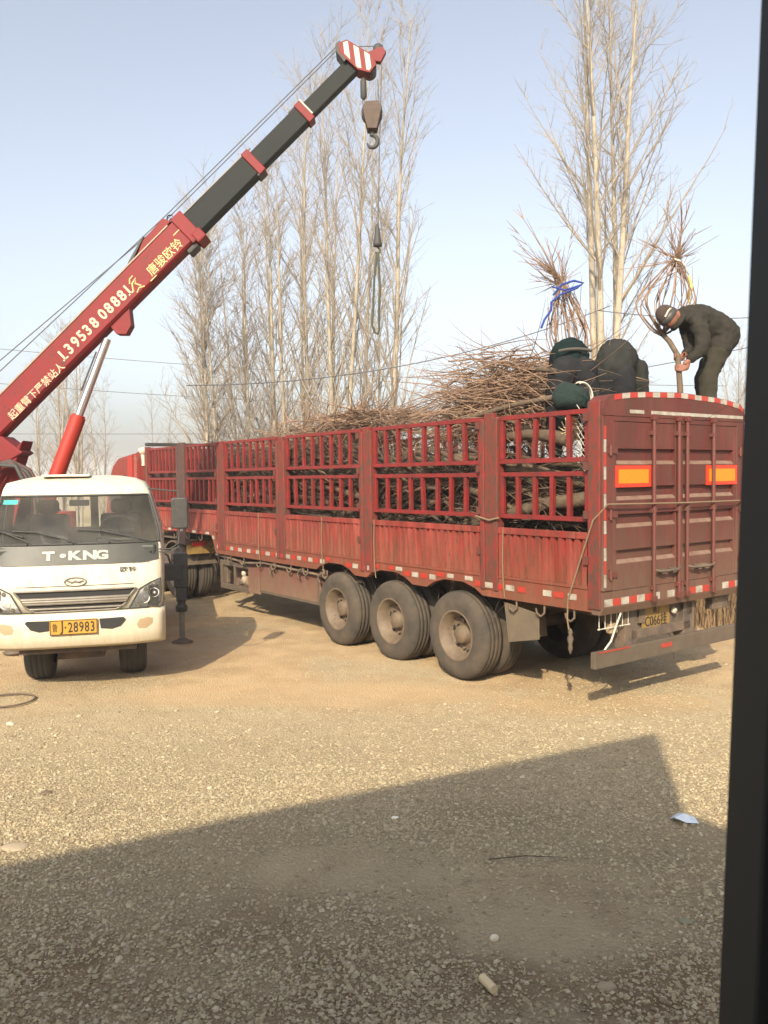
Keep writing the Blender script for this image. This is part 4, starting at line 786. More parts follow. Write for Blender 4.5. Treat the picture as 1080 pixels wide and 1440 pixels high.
b = MB(); b.lathe([(.02, 0), (.045, .03), (.045, .25), (.03, .30)], 12, 'z', (hx - .115, 12, 7.74)); P('cable_socket', b, 'gasket', ct, mw=Matrix())
# second fall with its weight
b = MB(); b.tube([(.045, 12, 8.22), (.0, 12, 7.0), (-.035, 12, 5.95)], .007, 5); P('hoist_cable', b, 'cable', ct, mw=Matrix())
b = MB(); b.lathe([(.012, .30), (.03, .24), (.045, .12), (.065, .02), (.06, -.02), (.001, -.03)], 14, 'z', (-.045, 12, 5.70)); an = np.linspace(1.57, -2.6, 10); b.tube([(-.045 + .035 * math.cos(a), 12, 5.62 + .04 * math.sin(a)) for a in an], .012, 6); P('weighted_hook', b, 'gasket', ct, mw=Matrix())
b = MB(); b.tube([(-.055, 12, 5.60), (-.10, 12.01, 5.2), (-.12, 12.0, 4.8), (-.14, 12.0, 4.58), (-.10, 12, 4.46), (-.06, 12, 4.44), (-.035, 12, 4.50), (-.04, 11.99, 4.75), (-.015, 12, 5.1), (-.04, 12, 5.60)], .017, 7, cap=False); P('lifting_sling', b, mat('sling_green_grey', (.05, .06, .045), .9), None, label='loop of dark rope hanging from the small crane hook', category='sling')

# ------------------------------------------------------------------ trees
def grow_poplar(seed, H=16.0, r0_=.16, nbr=34, spread=.42, stems=1, twigs=1.0, low=.12, lean=(0, 0), tl_=(.035, .065), blen=(.12, .30), twob=.018, off0=.14):
    R = random.Random(seed); tk = MB(); br = MB()
    def path(p, d, L_, n, wob, upb):
        pts = [Vector(p)]; d = Vector(d).normalized()
        for i in range(n):
            d = (d + Vector((R.gauss(0, wob), R.gauss(0, wob), R.gauss(0, wob * .5) + upb))).normalized(); pts.append(pts[-1] + d * (L_ / n))
        return pts
    def twig(p, d, L_, r, lev):
        pts = path(p, d, L_, 3 if lev else 5, .10, .06); k = len(pts)
        br.tube(pts, [r * (1 - .75 * i / (k - 1)) for i in range(k)], 3 if lev else 4, cap=False)
        if lev < 2:
            m = int((6 if lev == 0 else 3) * twigs * max(.5, L_ / 2.0)) + 1
            for _ in range(m):
                t = R.uniform(.15, .97); i = min(int(t * (k - 1)), k - 2); q_ = pts[i].lerp(pts[i + 1], t * (k - 1) - i); dd = (pts[i + 1] - pts[i]).normalized()
                o = Vector((R.gauss(0, 1), R.gauss(0, 1), R.gauss(0, .6))); o = (o - dd * o.dot(dd)).normalized()
                twig(q_, dd * R.uniform(.5, 1.0) + o * R.uniform(.35, .9), L_ * R.uniform(.16, .38), max(.0045, r * .45), lev + 1)
    for s in range(stems):
        a0 = 6.283 * s / stems + R.uniform(-.3, .3); tilt = .0 if stems == 1 else R.uniform(*tl_)
        d = Vector((math.cos(a0) * tilt + lean[0], math.sin(a0) * tilt * .6 + lean[1], 1)); hh = H * R.uniform(.86, 1.0)
        p0 = Vector((math.cos(a0) * off0, math.sin(a0) * off0 * .7, -.1)) if stems > 1 else Vector((0, 0, -.1))
        tp_ = path(p0, d, hh, 16, twob, .004); k = len(tp_)
        rs = [r0_ * (.9 if stems > 1 else 1) * ((1 - i / (k - 1)) ** .85 * .97 + .03) for i in range(k)]; rs[0] *= 1.25
        tk.tube(tp_, rs, 9, cap=False)
        for b_ in range(nbr):
            t = low + (1 - low) * (b_ + R.random()) / nbr; t = min(t, .985); i = min(int(t * (k - 1)), k - 2); q_ = tp_[i].lerp(tp_[i + 1], t * (k - 1) - i)
            a = R.uniform(0, 6.283); an = R.uniform(.26, .60) * (spread / .42)
            L_ = hh * R.uniform(*blen) * (1.12 - t * .8) * (1.3 if R.random() < .2 else 1); rb = min(rs[i] * .40, .008 + L_ * .008)
            dd = Vector((math.cos(a) * math.sin(an), math.sin(a) * math.sin(an), math.cos(an)))
            pts = path(q_, dd, L_, 6, .06, .045); kk = len(pts); br.tube(pts, [rb * (1 - .8 * i2 / (kk - 1)) for i2 in range(kk)], 4, cap=False)
            for _ in range(int((5 + L_ * 3.2) * twigs)):
                t2 = R.uniform(.12, .98); i2 = min(int(t2 * (kk - 1)), kk - 2); q2 = pts[i2].lerp(pts[i2 + 1], t2 * (kk - 1) - i2); d2 = (pts[i2 + 1] - pts[i2]).normalized()
                o = Vector((R.gauss(0, 1), R.gauss(0, 1), R.gauss(0, .5))).normalized(); twig(q2, d2 * .8 + o * R.uniform(.4, .85), R.uniform(.35, 1.2) * (1.1 - t2 * .4), .0085, 1)
    return tk, br
def tree(name, seed, loc, label, group, kw, rz=0, sc=1.0, mats=('bark', 'twig')):
    tk, br = grow_poplar(seed, **kw)
    t = T(name, label, 'tree', Matrix.Translation(loc) @ Matrix.Rotation(rz, 4, 'Z') @ Matrix.Scale(sc, 4), group)
    P('trunk', tk.mesh('trunk', M[mats[0]], fix=False), None, t); P('branches', br.mesh('branches', M[mats[1]], fix=False), None, t); return t
GP = 'bare poplars behind the loaded trailer'
# the large forked pair rising behind the men
tree('poplar_tree', 11, (5.85, 22, 0), 'tall bare poplar rising behind the bending men, pale trunk splitting low', 'bare poplars behind the men', dict(H=17.4, r0_=.150, nbr=26, spread=.60, stems=3, low=.40, twigs=1.15, tl_=(.030, .048), blen=(.15, .36), twob=.009, off0=.10), rz=.0)
tree('poplar_tree', 12, (6.35, 22.8, 0), 'slim bare poplar stem close beside the large forked poplar', 'bare poplars behind the men', dict(H=17.3, r0_=.13, nbr=30, spread=.5, stems=1, low=.25, lean=(.012, 0), twigs=1.4))
specs = [  # px-based ground directions were turned into metres beforehand
 (-4.95, 24.0, 10.2, 3, .11, 'bare clump of slim poplar stems nearest the red boom', .6, 1.2, .22, 26),
 (-4.0, 25.0, 12.0, 1, .12, 'bare slim poplar second from the red boom end of the row', .5, 1.0, .1, 30),
 (-3.2, 26.0, 13.6, 2, .13, 'bare twin-stemmed poplar standing below the lower black boom section', .5, 1.0, .12, 26),
 (-2.35, 27.0, 15.5, 1, .14, 'bare poplar rising behind the red collar between black boom sections', .46, 1.1, .14, 32),
 (-1.45, 26.0, 16.8, 2, .15, 'tallest bare double-trunked poplar just beside the hook block', .42, 1.1, .14, 30),
 (-.75, 29.0, 16.4, 1, .12, 'bare poplar partly hidden behind the hanging sling', .42, .9, .15, 28),
 (.32, 26.0, 16.8, 1, .16, 'lone slender poplar with a pale cream trunk past the sling', .42, 1.0, .18, 34),
 (-3.7, 30.0, 15.5, 1, .12, 'thin bare poplar farther back within the left cluster', .45, .9, .1, 28),
 (-2.9, 31.0, 16.9, 1, .12, 'thin bare poplar farther back behind the middle boom', .45, .9, .1, 28),
 (-4.55, 27.5, 12.5, 2, .09, 'thin twin-stemmed poplar second from the near end of the row', .6, 1.0, .06, 26),
 (-1.9, 31.5, 16.5, 1, .11, 'thin bare poplar farther back just before the twin-trunked one', .45, .9, .1, 28),
 (-.1, 31.0, 16.0, 1, .10, 'thin bare poplar farther back between sling and lone pale poplar', .45, .9, .1, 26),
]
for i, (x, y, H, st, r_, lab, sp, tw_, low, nb) in enumerate(specs):
    tree('poplar_tree', 30 + i, (x, y, 0), lab, GP, dict(H=H, r0_=r_ * .74, nbr=int(nb * 1.35), spread=sp, stems=st, low=low, twigs=tw_ * 1.15, tl_=(.010, .022), blen=(.14, .32), twob=.011))
# distant trees (shared meshes)
tk, br = grow_poplar(77, H=11, r0_=.10, nbr=26, spread=.62, stems=3, low=.06, twigs=.9)
fm = [(tk.mesh('trunk', M['fartwig'], fix=False), br.mesh('branches', M['fartwig'], fix=False))]
tk, br = grow_poplar(78, H=9, r0_=.08, nbr=26, spread=.6, stems=2, low=.06, twigs=.8); fm.append((tk.mesh('trunk', M['fartwig'], fix=False), br.mesh('branches', M['fartwig'], fix=False)))
GD = 'distant bare trees beyond the field'
for i, (x, y, s_, v_) in enumerate([(-15.5, 42, .95, 0), (-13.6, 40, .80, 1), (-17.8, 46, 1.0, 0), (-11.9, 44, .78, 1), (-19.5, 47, 1.0, 1), (4.6, 42, .60, 0), (6.0, 45, .62, 1), (3.4, 48, .7, 0), (-8.6, 60, .8, 0), (17.0, 40, .85, 0)]):
    lab = ('bare tree beyond the crane cylinder, pale with distance', 'faint bare tree on the skyline above the load')[int(i in (5, 6, 7))]
    t = T('distant_tree', lab, 'tree', Matrix.Translation((x, y, 0)) @ Matrix.Rotation(i * 1.3, 4, 'Z') @ Matrix.Scale(s_, 4), GD + (' left' if lab[0] == 'b' else ' middle')); link('trunk', fm[v_][0], t); link('branches', fm[v_][1], t)
# dry scrub and field edge
def scrub(name, n, x0, x1, y0, y1, h0, h1, seed, label, m='earth'):
    r = random.Random(seed); b = MB()
    for _ in range(n):
        x, y = r.uniform(x0, x1), r.uniform(y0, y1); h = r.uniform(h0, h1); dx, dy = r.gauss(0, .22) * h, r.gauss(0, .22) * h
        b.tube([(x, y, -.02), (x + dx * .4, y + dy * .4, h * .6), (x + dx, y + dy, h)], [.007, .005, .002], 3, cap=False)
    P(name, b.mesh(name, M[m], fix=False), None, kind='stuff', label=label, category='scrub')
scrub('dry_grass', 5200, 3.6, 9.5, 12.6, 16.0, .25, 1.05, 3, 'brown dry grass growing along the far side of the trailer')
scrub('dry_weeds', 3500, -14, 3.0, 19, 24, .3, 1.0, 4, 'strip of brown weeds below the poplars')

# ------------------------------------------------------------------ load of felled trees on the trailer
def fruit_tree(seed, L_=2.2, r_=.07, crown=2.4, limbs=7, curl=.55):
    """lying along +x, crown bound together towards +x"""
    R = random.Random(seed); tk = MB(); br = MB(); pts = [Vector((0, 0, 0))]; d = Vector((1, 0, 0))
    for i in range(6): d = (d + Vector((0, R.gauss(0, .13), R.gauss(0, .10)))).normalized(); pts.append(pts[-1] + d * L_ / 6)
    rs = [r_ * (1.15 if i == 0 else 1 - i * .05) for i in range(7)]; tk.tube(pts, rs, 8)
    for j in range(limbs):
        base = pts[R.choice((3, 4, 5, 6))]; a = 6.283 * j / limbs + R.uniform(-.3, .3); L2 = crown * R.uniform(.7, 1.15); n = 9; q_ = [base.copy()]; rad = Vector((0, math.cos(a), math.sin(a))); w_ = R.uniform(.7, 1.25)
        for i in range(1, n + 1):
            t = i / n; off_ = curl * w_ * math.sin(min(1, t * 1.15) * math.pi * .82) * .62; q_.append(base + Vector((L2 * t, 0, 0)) + rad * off_ + Vector((R.gauss(0, .025), R.gauss(0, .03), R.gauss(0, .03))))
        rb = r_ * R.uniform(.28, .5); br.tube(q_, [rb * (1 - .8 * i / n) for i in range(n + 1)], 5, cap=False)
        for _ in range(9):
            t = R.uniform(.15, .95); i = min(int(t * n), n - 1); s = q_[i].lerp(q_[i + 1], t * n - i); dd = Vector((1.0, R.gauss(0, .55), R.gauss(0, .55))).normalized(); L3 = R.uniform(.3, .95); c = s + dd * L3 * .5 + Vector((0, R.gauss(0, .06), R.gauss(0, .06))); e = s + dd * L3 + Vector((0, R.gauss(0, .12), R.gauss(0, .12)))
            br.tube([s, c, e], [.010, .007, .003], 3, cap=False)
    return tk, br
ftm = []
for s_ in range(6): a_, c_ = fruit_tree(s_ + 1, L_=1.5 + .25 * (s_ % 3), r_=.055 + .012 * (s_ % 4), crown=2.0 + .3 * (s_ % 2), limbs=8, curl=.45); ftm.append((a_.mesh('trunk', M['log']), c_.mesh('branches', M['brush'], fix=False)))
def top_at(x): return 3.02 - .36 * 1.2 * np.exp(-((x - 3.9) / .8) ** 2) - .10 * np.exp(-((x - 9.5) / 1.5) ** 2)
def clamp_mesh(me, mw):
    me = me.copy(); inv = TW.inverted() @ mw; bk = inv.inverted(); n = len(me.vertices); a = np.empty(n * 3); me.vertices.foreach_get('co', a); A = np.array(inv); q_ = a.reshape(-1, 3) @ A[:3, :3].T + A[:3, 3]
    q_[:, 0] = np.maximum(q_[:, 0], .08 + .02 * np.sin(q_[:, 2] * 40)); lo_, hi_ = -(Wd - .10), -.10; q_[:, 1] = np.where(q_[:, 1] > hi_ - .15, hi_ - .15 + .13 * np.tanh((q_[:, 1] - hi_ + .15) / .3), q_[:, 1]); q_[:, 1] = np.where(q_[:, 1] < lo_ + .15, lo_ + .15 + .13 * np.tanh((q_[:, 1] - lo_ - .15) / .3), q_[:, 1]); q_[:, 2] = np.maximum(q_[:, 2], 1.48); tp_ = top_at(q_[:, 0]); q_[:, 2] = np.where(q_[:, 2] > tp_ - .1, tp_ - .1 + .1 * np.tanh((q_[:, 2] - tp_ + .1) / .3), q_[:, 2])
    B_ = np.array(bk); me.vertices.foreach_set('co', (q_ @ B_[:3, :3].T + B_[:3, 3]).ravel()); me.update(); return me
R1 = random.Random(99); GL = 'felled fruit trees loaded on the trailer'; n_ = 0
for (xa, z, yrange) in [(x, z, None) for z in (1.55, 1.95, 2.35) for x in (.3, 1.4, 2.6, 4.0, 5.4, 6.8)]:
    for yd in (.35, .85, 1.5, 2.05):
        if z > 2.2 and (xa > 3.4) and R1.random() < .45: continue
        x = xa + R1.uniform(-.15, .35); f = ftm[R1.randrange(6)]
        mw = TW @ Matrix.Translation((x, -(yd + R1.uniform(-.12, .12)), z + R1.uniform(-.1, .12))) @ Matrix.Rotation(R1.gauss(0, .07), 4, 'Z') @ Matrix.Rotation(R1.uniform(-.08, .05), 4, 'Y') @ Matrix.Rotation(R1.uniform(0, 6.28), 4, 'X')
        t = T('felled_tree', 'bare felled fruit tree packed lengthwise behind the red stakes', 'felled tree', mw, GL); link('trunk', clamp_mesh(f[0], mw), t); link('branches', clamp_mesh(f[1], mw), t); n_ += 1
# thick trunks seen in the rear bays
for i, (x, yd, z, L_, r_, lab) in enumerate([(.22, .20, 2.16, 1.6, .085, 'thick grey-brown log lying low in the rear bay'), (.55, .20, 2.74, 1.3, .075, 'thick log lying high in the rear bay below the white strap'), (1.9, .22, 2.62, 1.6, .06, 'bent log lying high in the second bay'), (1.75, .20, 2.16, 1.5, .05, 'pale bent log lying low in the second bay'), (4.3, .2, 2.12, 1.5, .045, 'pale bent log low in the third bay')]):
    R2 = random.Random(i); b = MB(); p_ = [Vector((x, -yd, z))]; d = Vector((1, 0, .05))
    for k in range(7): d = (d + Vector((0, R2.gauss(0, .06), R2.gauss(0, .14)))).normalized(); q_ = p_[-1] + d * L_ / 7; q_.y = min(q_.y, -.19); p_.append(q_)
    b.tube(p_, [r_ * (1 - .05 * k) for k in range(8)], 10); t = T('log', lab, 'log', TW); P('trunk', b, 'log', t)
    b = MB()
    for k in (3, 5, 6): b.tube([p_[k], p_[k] + Vector((.25, .02, .14)), p_[k] + Vector((.6, .02, .18 + .1 * R2.random()))], [r_ * .4, r_ * .3, r_ * .15], 6)
    P('branches', b, 'log', t)
def clampL(p_): return Vector((max(p_.x, .10), min(max(p_.y, .105), Wd - .105), p_.z))
def brush(name, n, fx, label, seed, m='brush', rad=(.004, .011), dirx=1.0):
    """a heap of cut twigs; FX returns start, spread direction, length"""
    R = random.Random(seed); b = MB()
    for _ in range(n):
        s, d, L_ = fx(R); pts = [Vector(s)]; d = Vector(d).normalized(); bend = Vector((R.gauss(0, .12), R.gauss(0, .12), R.gauss(-.05, .14)))
        for i in range(5): d = (d + bend + Vector((R.gauss(0, .05), R.gauss(0, .05), R.gauss(0, .05)))).normalized(); pts.append(pts[-1] + d * L_ / 5)
        r_ = R.uniform(*rad); pts = [clampL(p_) if p_.z < 3.05 else p_ for p_ in pts]; b.tube([TW @ Vector((p_.x, -p_.y, p_.z)) for p_ in pts], [r_ * (1 - .75 * i / 5) for i in range(6)], 4 if r_ > .008 else 3, cap=False)
    return P(name, b.mesh(name, M[m], fix=False), None, kind='stuff', label=label, category='brushwood')
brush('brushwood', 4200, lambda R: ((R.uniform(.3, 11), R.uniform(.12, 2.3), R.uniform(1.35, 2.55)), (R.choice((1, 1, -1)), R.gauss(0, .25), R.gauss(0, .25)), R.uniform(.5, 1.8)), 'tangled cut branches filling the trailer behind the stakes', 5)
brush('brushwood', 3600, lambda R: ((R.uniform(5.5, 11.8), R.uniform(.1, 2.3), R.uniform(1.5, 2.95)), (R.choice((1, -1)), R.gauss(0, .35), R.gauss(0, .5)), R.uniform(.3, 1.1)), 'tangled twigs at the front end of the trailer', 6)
def hp1(R):
    x = R.uniform(5.3, 8.4); t = (x - 5.3) / 3.1; top = 3.72 - .55 * t + R.uniform(-.35, .0); return (x - R.uniform(.2, .9), R.uniform(.4, 2.1), min(top, 3.50) - .15), (1 if R.random() < .5 else -1, R.gauss(0, .3), R.uniform(-.05, .34)), R.uniform(.4, 1.0)
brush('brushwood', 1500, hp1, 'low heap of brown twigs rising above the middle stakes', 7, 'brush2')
def hp2(R):
    x = R.uniform(1.75, 2.8); t = abs(x - 2.1) / 1.0; return (x - R.uniform(-.1, .5), R.uniform(.3, 1.9), R.uniform(2.85, 3.92 - .75 * t)), (1 if R.random() < .8 else -1, R.gauss(0, .3), R.uniform(-.15, .28)), R.uniform(.5, 1.15)
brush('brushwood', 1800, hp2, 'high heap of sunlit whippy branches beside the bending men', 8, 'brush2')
b = MB()    # one long arching whip and long sticks on the heap
for pts, r_ in (([(1.6, .8, 3.1), (2.1, .85, 3.55), (2.7, .9, 3.88), (3.3, .95, 3.92)], .016), ([(1.5, .6, 3.05), (1.9, .6, 3.4), (2.3, .7, 3.62), (2.9, .7, 3.65)], .014), ([(.75, .5, 3.25), (1.5, .35, 3.18), (2.3, .3, 3.06)], .034), ([(1.2, .7, 3.55), (1.6, .75, 3.62), (2.0, .8, 3.5), (2.3, .8, 3.35)], .028)):
    t = T('long_branch', {.016: 'thin branch arching highest over the brush heap', .014: 'second arching branch just below the highest one', .034: 'straight pale pole lying on the top rail toward the green net bag', .028: 'stout bent branch lying on the heap next to the men'}[r_], 'branch', Matrix()); bb = MB(); bb.tube([tl(*p_) for p_ in pts], [r_ * (1 - .12 * i) for i in range(len(pts))], 7); P('stem', bb, 'log' if r_ > .02 else 'brush2', t)

# upright bundles
def bundle(name, label, base, bulge, tie, tips, n, seed, m='brush2', tipspread=.30, back=.16):
    """whips leaving BASE, bulging, gathered at TIE, splaying to TIPS"""
    R = random.Random(seed); t = T(name, label, 'tree bundle', Matrix()); b = MB(); base, tie, tips = Vector(base), Vector(tie), Vector(tips)
    for k in range(n):
        a = 6.283 * k / n + R.uniform(-.2, .2); s = R.uniform(.6, 1.05); o = Vector((math.cos(a) * bulge, math.sin(a) * bulge * .7, 0)) * s; mid = base.lerp(tie, R.uniform(.40, .55)) + o
        e = tips + Vector((R.gauss(0, tipspread * .5), R.gauss(0, tipspread * .4), R.uniform(-.50, .15))) + (Vector((-.22, 0, .30)) if k % 6 == 0 else Vector((.22, 0, .25)) if k % 6 == 3 else Vector()); o = o * R.uniform(.75, 1.15); q1 = base.lerp(tie, R.uniform(.1, .25)) + o * R.uniform(.35, .7); q3 = base.lerp(tie, .80) + o * .55; q4 = tie + o * .12; q5 = tie.lerp(e, .5) + Vector((R.gauss(0, .03), R.gauss(0, .03), 0))
        pts = [base, q1, mid, q3, q4, q5, e]; cr = []
        for i in range(len(pts) - 1):
            p0, p1, p2, p3 = pts[max(i - 1, 0)], pts[i], pts[i + 1], pts[min(i + 2, len(pts) - 1)]
            for s_ in (0, .33, .66): cr.append(.5 * ((2 * p1) + (-p0 + p2) * s_ + (2 * p0 - 5 * p1 + 4 * p2 - p3) * s_ ** 2 + (-p0 + 3 * p1 - 3 * p2 + p3) * s_ ** 3))
        cr.append(pts[-1]); r_ = R.uniform(.007, .0135); b.tube(cr, [r_ * (1 - .78 * i / (len(cr) - 1)) for i in range(len(cr))], 5, cap=False)
        for _ in range(8):
            i = R.randrange(len(cr) // 3, len(cr) - 1); d = (cr[i + 1] - cr[i]).normalized() + Vector((R.gauss(0, .32), R.gauss(0, .3), R.gauss(0, .25))); b.tube([cr[i], cr[i] + d * R.uniform(.12, .38)], [.006, .0025], 3, cap=False)
    P('branches', b, m, t); return t
HB = bundle('tree_bundle', 'young tree held upright by the man in the knit hat', (3.24, 9.66, 3.98), .36, (3.40, 9.66, 4.84), (3.40, 9.66, 5.22), 18, 3, tipspread=.20)
b = MB(); b.tube([(3.37, 9.42, 2.9), (3.365, 9.42, 3.35), (3.34, 9.43, 3.72), (3.28, 9.54, 3.90), (3.24, 9.66, 4.00)], [.034, .033, .031, .030, .028], 9); P('trunk', b, 'log', HB)
b = MB(); b.tube([(3.26, 9.62, 3.96), (3.18, 9.64, 4.08), (3.09, 9.64, 4.22)], [.03, .022, .016], 7); P('limb', b, 'log', HB)
b = MB(); b.tube([(3.36, 9.60, 4.84), (3.42, 9.57, 4.81), (3.48, 9.60, 4.76), (3.52, 9.66, 4.70)], .011, 6); P('white_tie', b, 'wrope', HB)
b = MB(); b.tube([(3.53, 9.62, 4.66), (3.56, 9.62, 4.54), (3.53, 9.62, 4.40), (3.55, 9.62, 4.32)], [.012, .022, .018, .008], 6); P('yellow_ribbon', b, mat('faded_yellow_ribbon', (.50, .44, .14), .8), HB)
BB = bundle('tree_bundle', 'leaning young tree bundle tied with blue rope behind the man in green', (2.32, 10.0, 3.45), .26, (2.15, 10.0, 4.66), (1.98, 10.0, 5.18), 22, 8, tipspread=.20)
b = MB(); b.cyl((2.34, 10.0, 2.8), (2.30, 10.0, 3.5), .05, 8); P('trunk', b, 'log', BB)
b = MB(); b.tube([(2.02, 9.85, 4.50), (2.12, 9.83, 4.62), (2.26, 9.82, 4.66), (2.38, 9.86, 4.64), (2.3, 9.84, 4.58), (2.1, 9.83, 4.50), (2.0, 9.86, 4.42), (2.0, 9.86, 4.33), (1.92, 9.86, 4.22), (1.88, 9.86, 4.12)], .014, 6); b.tube([(2.0, 9.84, 4.60), (2.15, 9.82, 4.55), (2.36, 9.85, 4.62)], .011, 6); P('blue_rope', b, 'brope', BB)

# net-wrapped root ball with a strap, strapped crown and net in the rear bay
b = MB(); R3 = random.Random(4); iv, jf = icosa(); 
prof = [(.001, -.17), (.10, -.155), (.16, -.09), (.185, 0), (.165, .09), (.10, .15), (.001, .165)]; b.lathe([(r_ * 1.1, h) for r_, h in prof], 18, 'x', (0, 0, 0)); b.v = [(x * (1.15 + .12 * math.sin(9 * y)) + R3.uniform(-.02, .02), y * (1 + .10 * math.sin(14 * x + 2)) + R3.uniform(-.022, .022), z * .82 + .025 * math.sin(17 * y + 8 * x) + R3.uniform(-.02, .02)) for x, y, z in b.v]
t = T('root_ball', 'dark green net-wrapped root ball with a white strap resting on the top rail', 'root ball', TW @ Matrix.Translation((.72, -.42, 3.19))); P('net', b, 'net', t)
b = MB(); b.tube([(-.14, -.02 + .15 * math.cos(a), .155 * math.sin(a)) for a in np.linspace(1.2, 3.6, 12)], .010, 6); b.tube([(-.11, -.02 + .16 * math.cos(a), .165 * math.sin(a)) for a in np.linspace(1.1, 3.3, 12)], .008, 6); P('strap', b, 'wrope', t)
t = T('strapped_crown', 'bundle end wrapped with pale straps behind the topmost rear stakes', 'strapped bundle', TW @ Matrix.Translation((.50, -.20, 2.80)))
b = MB()
for k in range(9): a = -1.2 + k * .33; b.tube([(.0, .03, .05), (.08 * math.cos(a) + .02, .05, .10 * math.sin(a)), (.20 * math.cos(a), .02, .19 * math.sin(a))], .008, 5)
P('straps', b, 'cut', t)
t = T('white_net', 'white string netting seen through the stakes nearest the rear corner', 'netting', TW @ Matrix.Translation((.28, -.14, 2.70)))
b = MB()
for k in range(-3, 6): b.tube([(-.12, 0, k * .07 - .2), (.02, .02, k * .07 - .07 + R3.uniform(-.02, .02)), (.12, .01, k * .07 + .04)], .0035, 4); b.tube([(.12, 0, k * .07 - .2), (0, -.02, k * .07 - .09 + R3.uniform(-.02, .02)), (-.12, .01, k * .07 + .04)], .0035, 4)
P('netting', b, 'wrope', t)

# ------------------------------------------------------------------ ropes on the trailer
def rope(label, pts, r_=.009, m='rope'): b = MB(); b.tube([tl(*p_) for p_ in pts], r_, 7); P('rope', b, m, None, label=label, category='rope')
rope('brown rope stretched level across the rear doors', [(-.085, .0, 2.105), (-.08, .3, 2.10), (-.085, 1.2, 2.085), (-.085, 2.35, 2.08), (-.03, 2.5, 2.08)])
rope('brown rope slanting down the near rear corner to the sill', [(-.06, .03, 2.10), (.06, -.035, 1.95), (.20, -.035, 1.60), (.38, -.03, 1.15), (.40, -.02, .95), (.37, -.02, .80)])
rope('cord hanging loose below the rear corner', [(-.02, .28, 1.03), (.02, .26, .9), (.05, .22, .75), (.10, .16, .64)], .010, 'wrope')
b = MB(); b.lathe([(.010, .12), (.026, .08), (.018, .06), (.036, .02), (.020, -.04), (.028, -.08), (.004, -.14)], 7, 'z', tl(.36, -.02, .74)); P('rag_knot', b, 'boxgrey', None, label='frayed grey rag knotted at the end of the corner rope', category='rag')
for i, x in enumerate((1.30, 3.70, 5.0, 6.95)):
    rope(('thin rope hanging down the post next to the rear bay', 'thin rope hanging by the second post from the tail', 'thin cord down the middle drop side', 'thin pale cord down the drop side ahead of the toolbox')[i], [(x, -.02, 1.83), (x + .01, -.022, 1.5), (x, -.024, 1.22), (x - .02, -.02, 1.06)], .007)
rope('rope tied round the foot of the post by the rear bay', [(1.36, -.03, 1.93), (1.5, -.035, 1.90), (1.72, -.03, 1.94)], .012)

# ------------------------------------------------------------------ people
def skin_mesh(name, verts, edges, rad, m, parent, root=0, sub=2, vox=None, smooth=5, **pr):
    mw_ = MEN.get(parent.name, Matrix())
    """rounded tapering limbs between joints, fused into one continuous surface"""
    b = MB(); verts = [Vector(v_) for v_ in verts]; rad = [max(r_) if isinstance(r_, tuple) else r_ for r_ in rad]
    iv, jf = icosa()
    for v_, r_ in zip(verts, rad): 
        prof = [(.001, -1)] + [(math.cos(t_), math.sin(t_)) for t_ in np.linspace(-1.2, 1.2, 7)] + [(.001, 1)]
        b.lathe([(r_ * q_[0], r_ * q_[1]) for q_ in prof], 14, 'z', v_)
    for i, j in edges: b.tube([verts[i], verts[j]], [rad[i], rad[j]], 14)
    vox = vox or max(.008, min(rad) * .32)
    o = P(name, b.mesh(name, M[m]), None, parent, mw=mw_, **pr); r_ = o.modifiers.new('fuse', 'REMESH'); r_.mode = 'VOXEL'; r_.voxel_size = vox; r_.use_smooth_shade = True
    s_ = o.modifiers.new('smooth', 'SMOOTH'); s_.factor = .5; s_.iterations = smooth
    if m not in ('skin',):
        d_ = o.modifiers.new('folds', 'DISPLACE'); d_.texture = FOLD; d_.texture_coords = 'GLOBAL'; d_.strength = .038; d_.mid_level = .5
    return o
MEN = {}
FOLD = bpy.data.textures.new('cloth_folds', 'CLOUDS'); FOLD.noise_scale = .075; FOLD.noise_depth = 1
def head_mesh(parent, c, look, up_, r=.105, hatm='hat', hair=None):
    """head with face: nose, brow, chin, ears; LOOK direction of the face"""
    look = Vector(look).normalized(); up_ = Vector(up_); up_ = (up_ - look * up_.dot(look)).normalized(); sd = look.cross(up_)
    HMx = basis(c, look, -sd, up_); b = MB(); n, k = 20, 14; V = []
    for i in range(k + 1):
        th = math.pi * i / k; z = -math.cos(th); rr2 = math.sin(th)
        for j in range(n):
            a = 6.283 * j / n; x = math.cos(a) * rr2; y = math.sin(a) * rr2; jaw = 1 - .24 * max(0, -z) ** 1.2; X_ = x * .098 * jaw; Y_ = y * .078 * jaw; Z_ = z * .125
            if x > .6: X_ += .012 * math.exp(-((z + .55) / .22) ** 2) * max(0, 1 - abs(y) * 2)      # chin
            if x > .8: X_ += .030 * math.exp(-((z + .12) / .16) ** 2) * max(0, 1 - abs(y) * 4.5)    # nose
            if x > .5: X_ -= .010 * math.exp(-((z - .12) / .10) ** 2) * math.exp(-((abs(y) - .38) / .16) ** 2)  # sockets
            V.append((X_, Y_, Z_))
    b.add(V, [(i * n + j, i * n + (j + 1) % n, (i + 1) * n + (j + 1) % n, (i + 1) * n + j) for i in range(k) for j in range(n)], True)
    return HMx, b
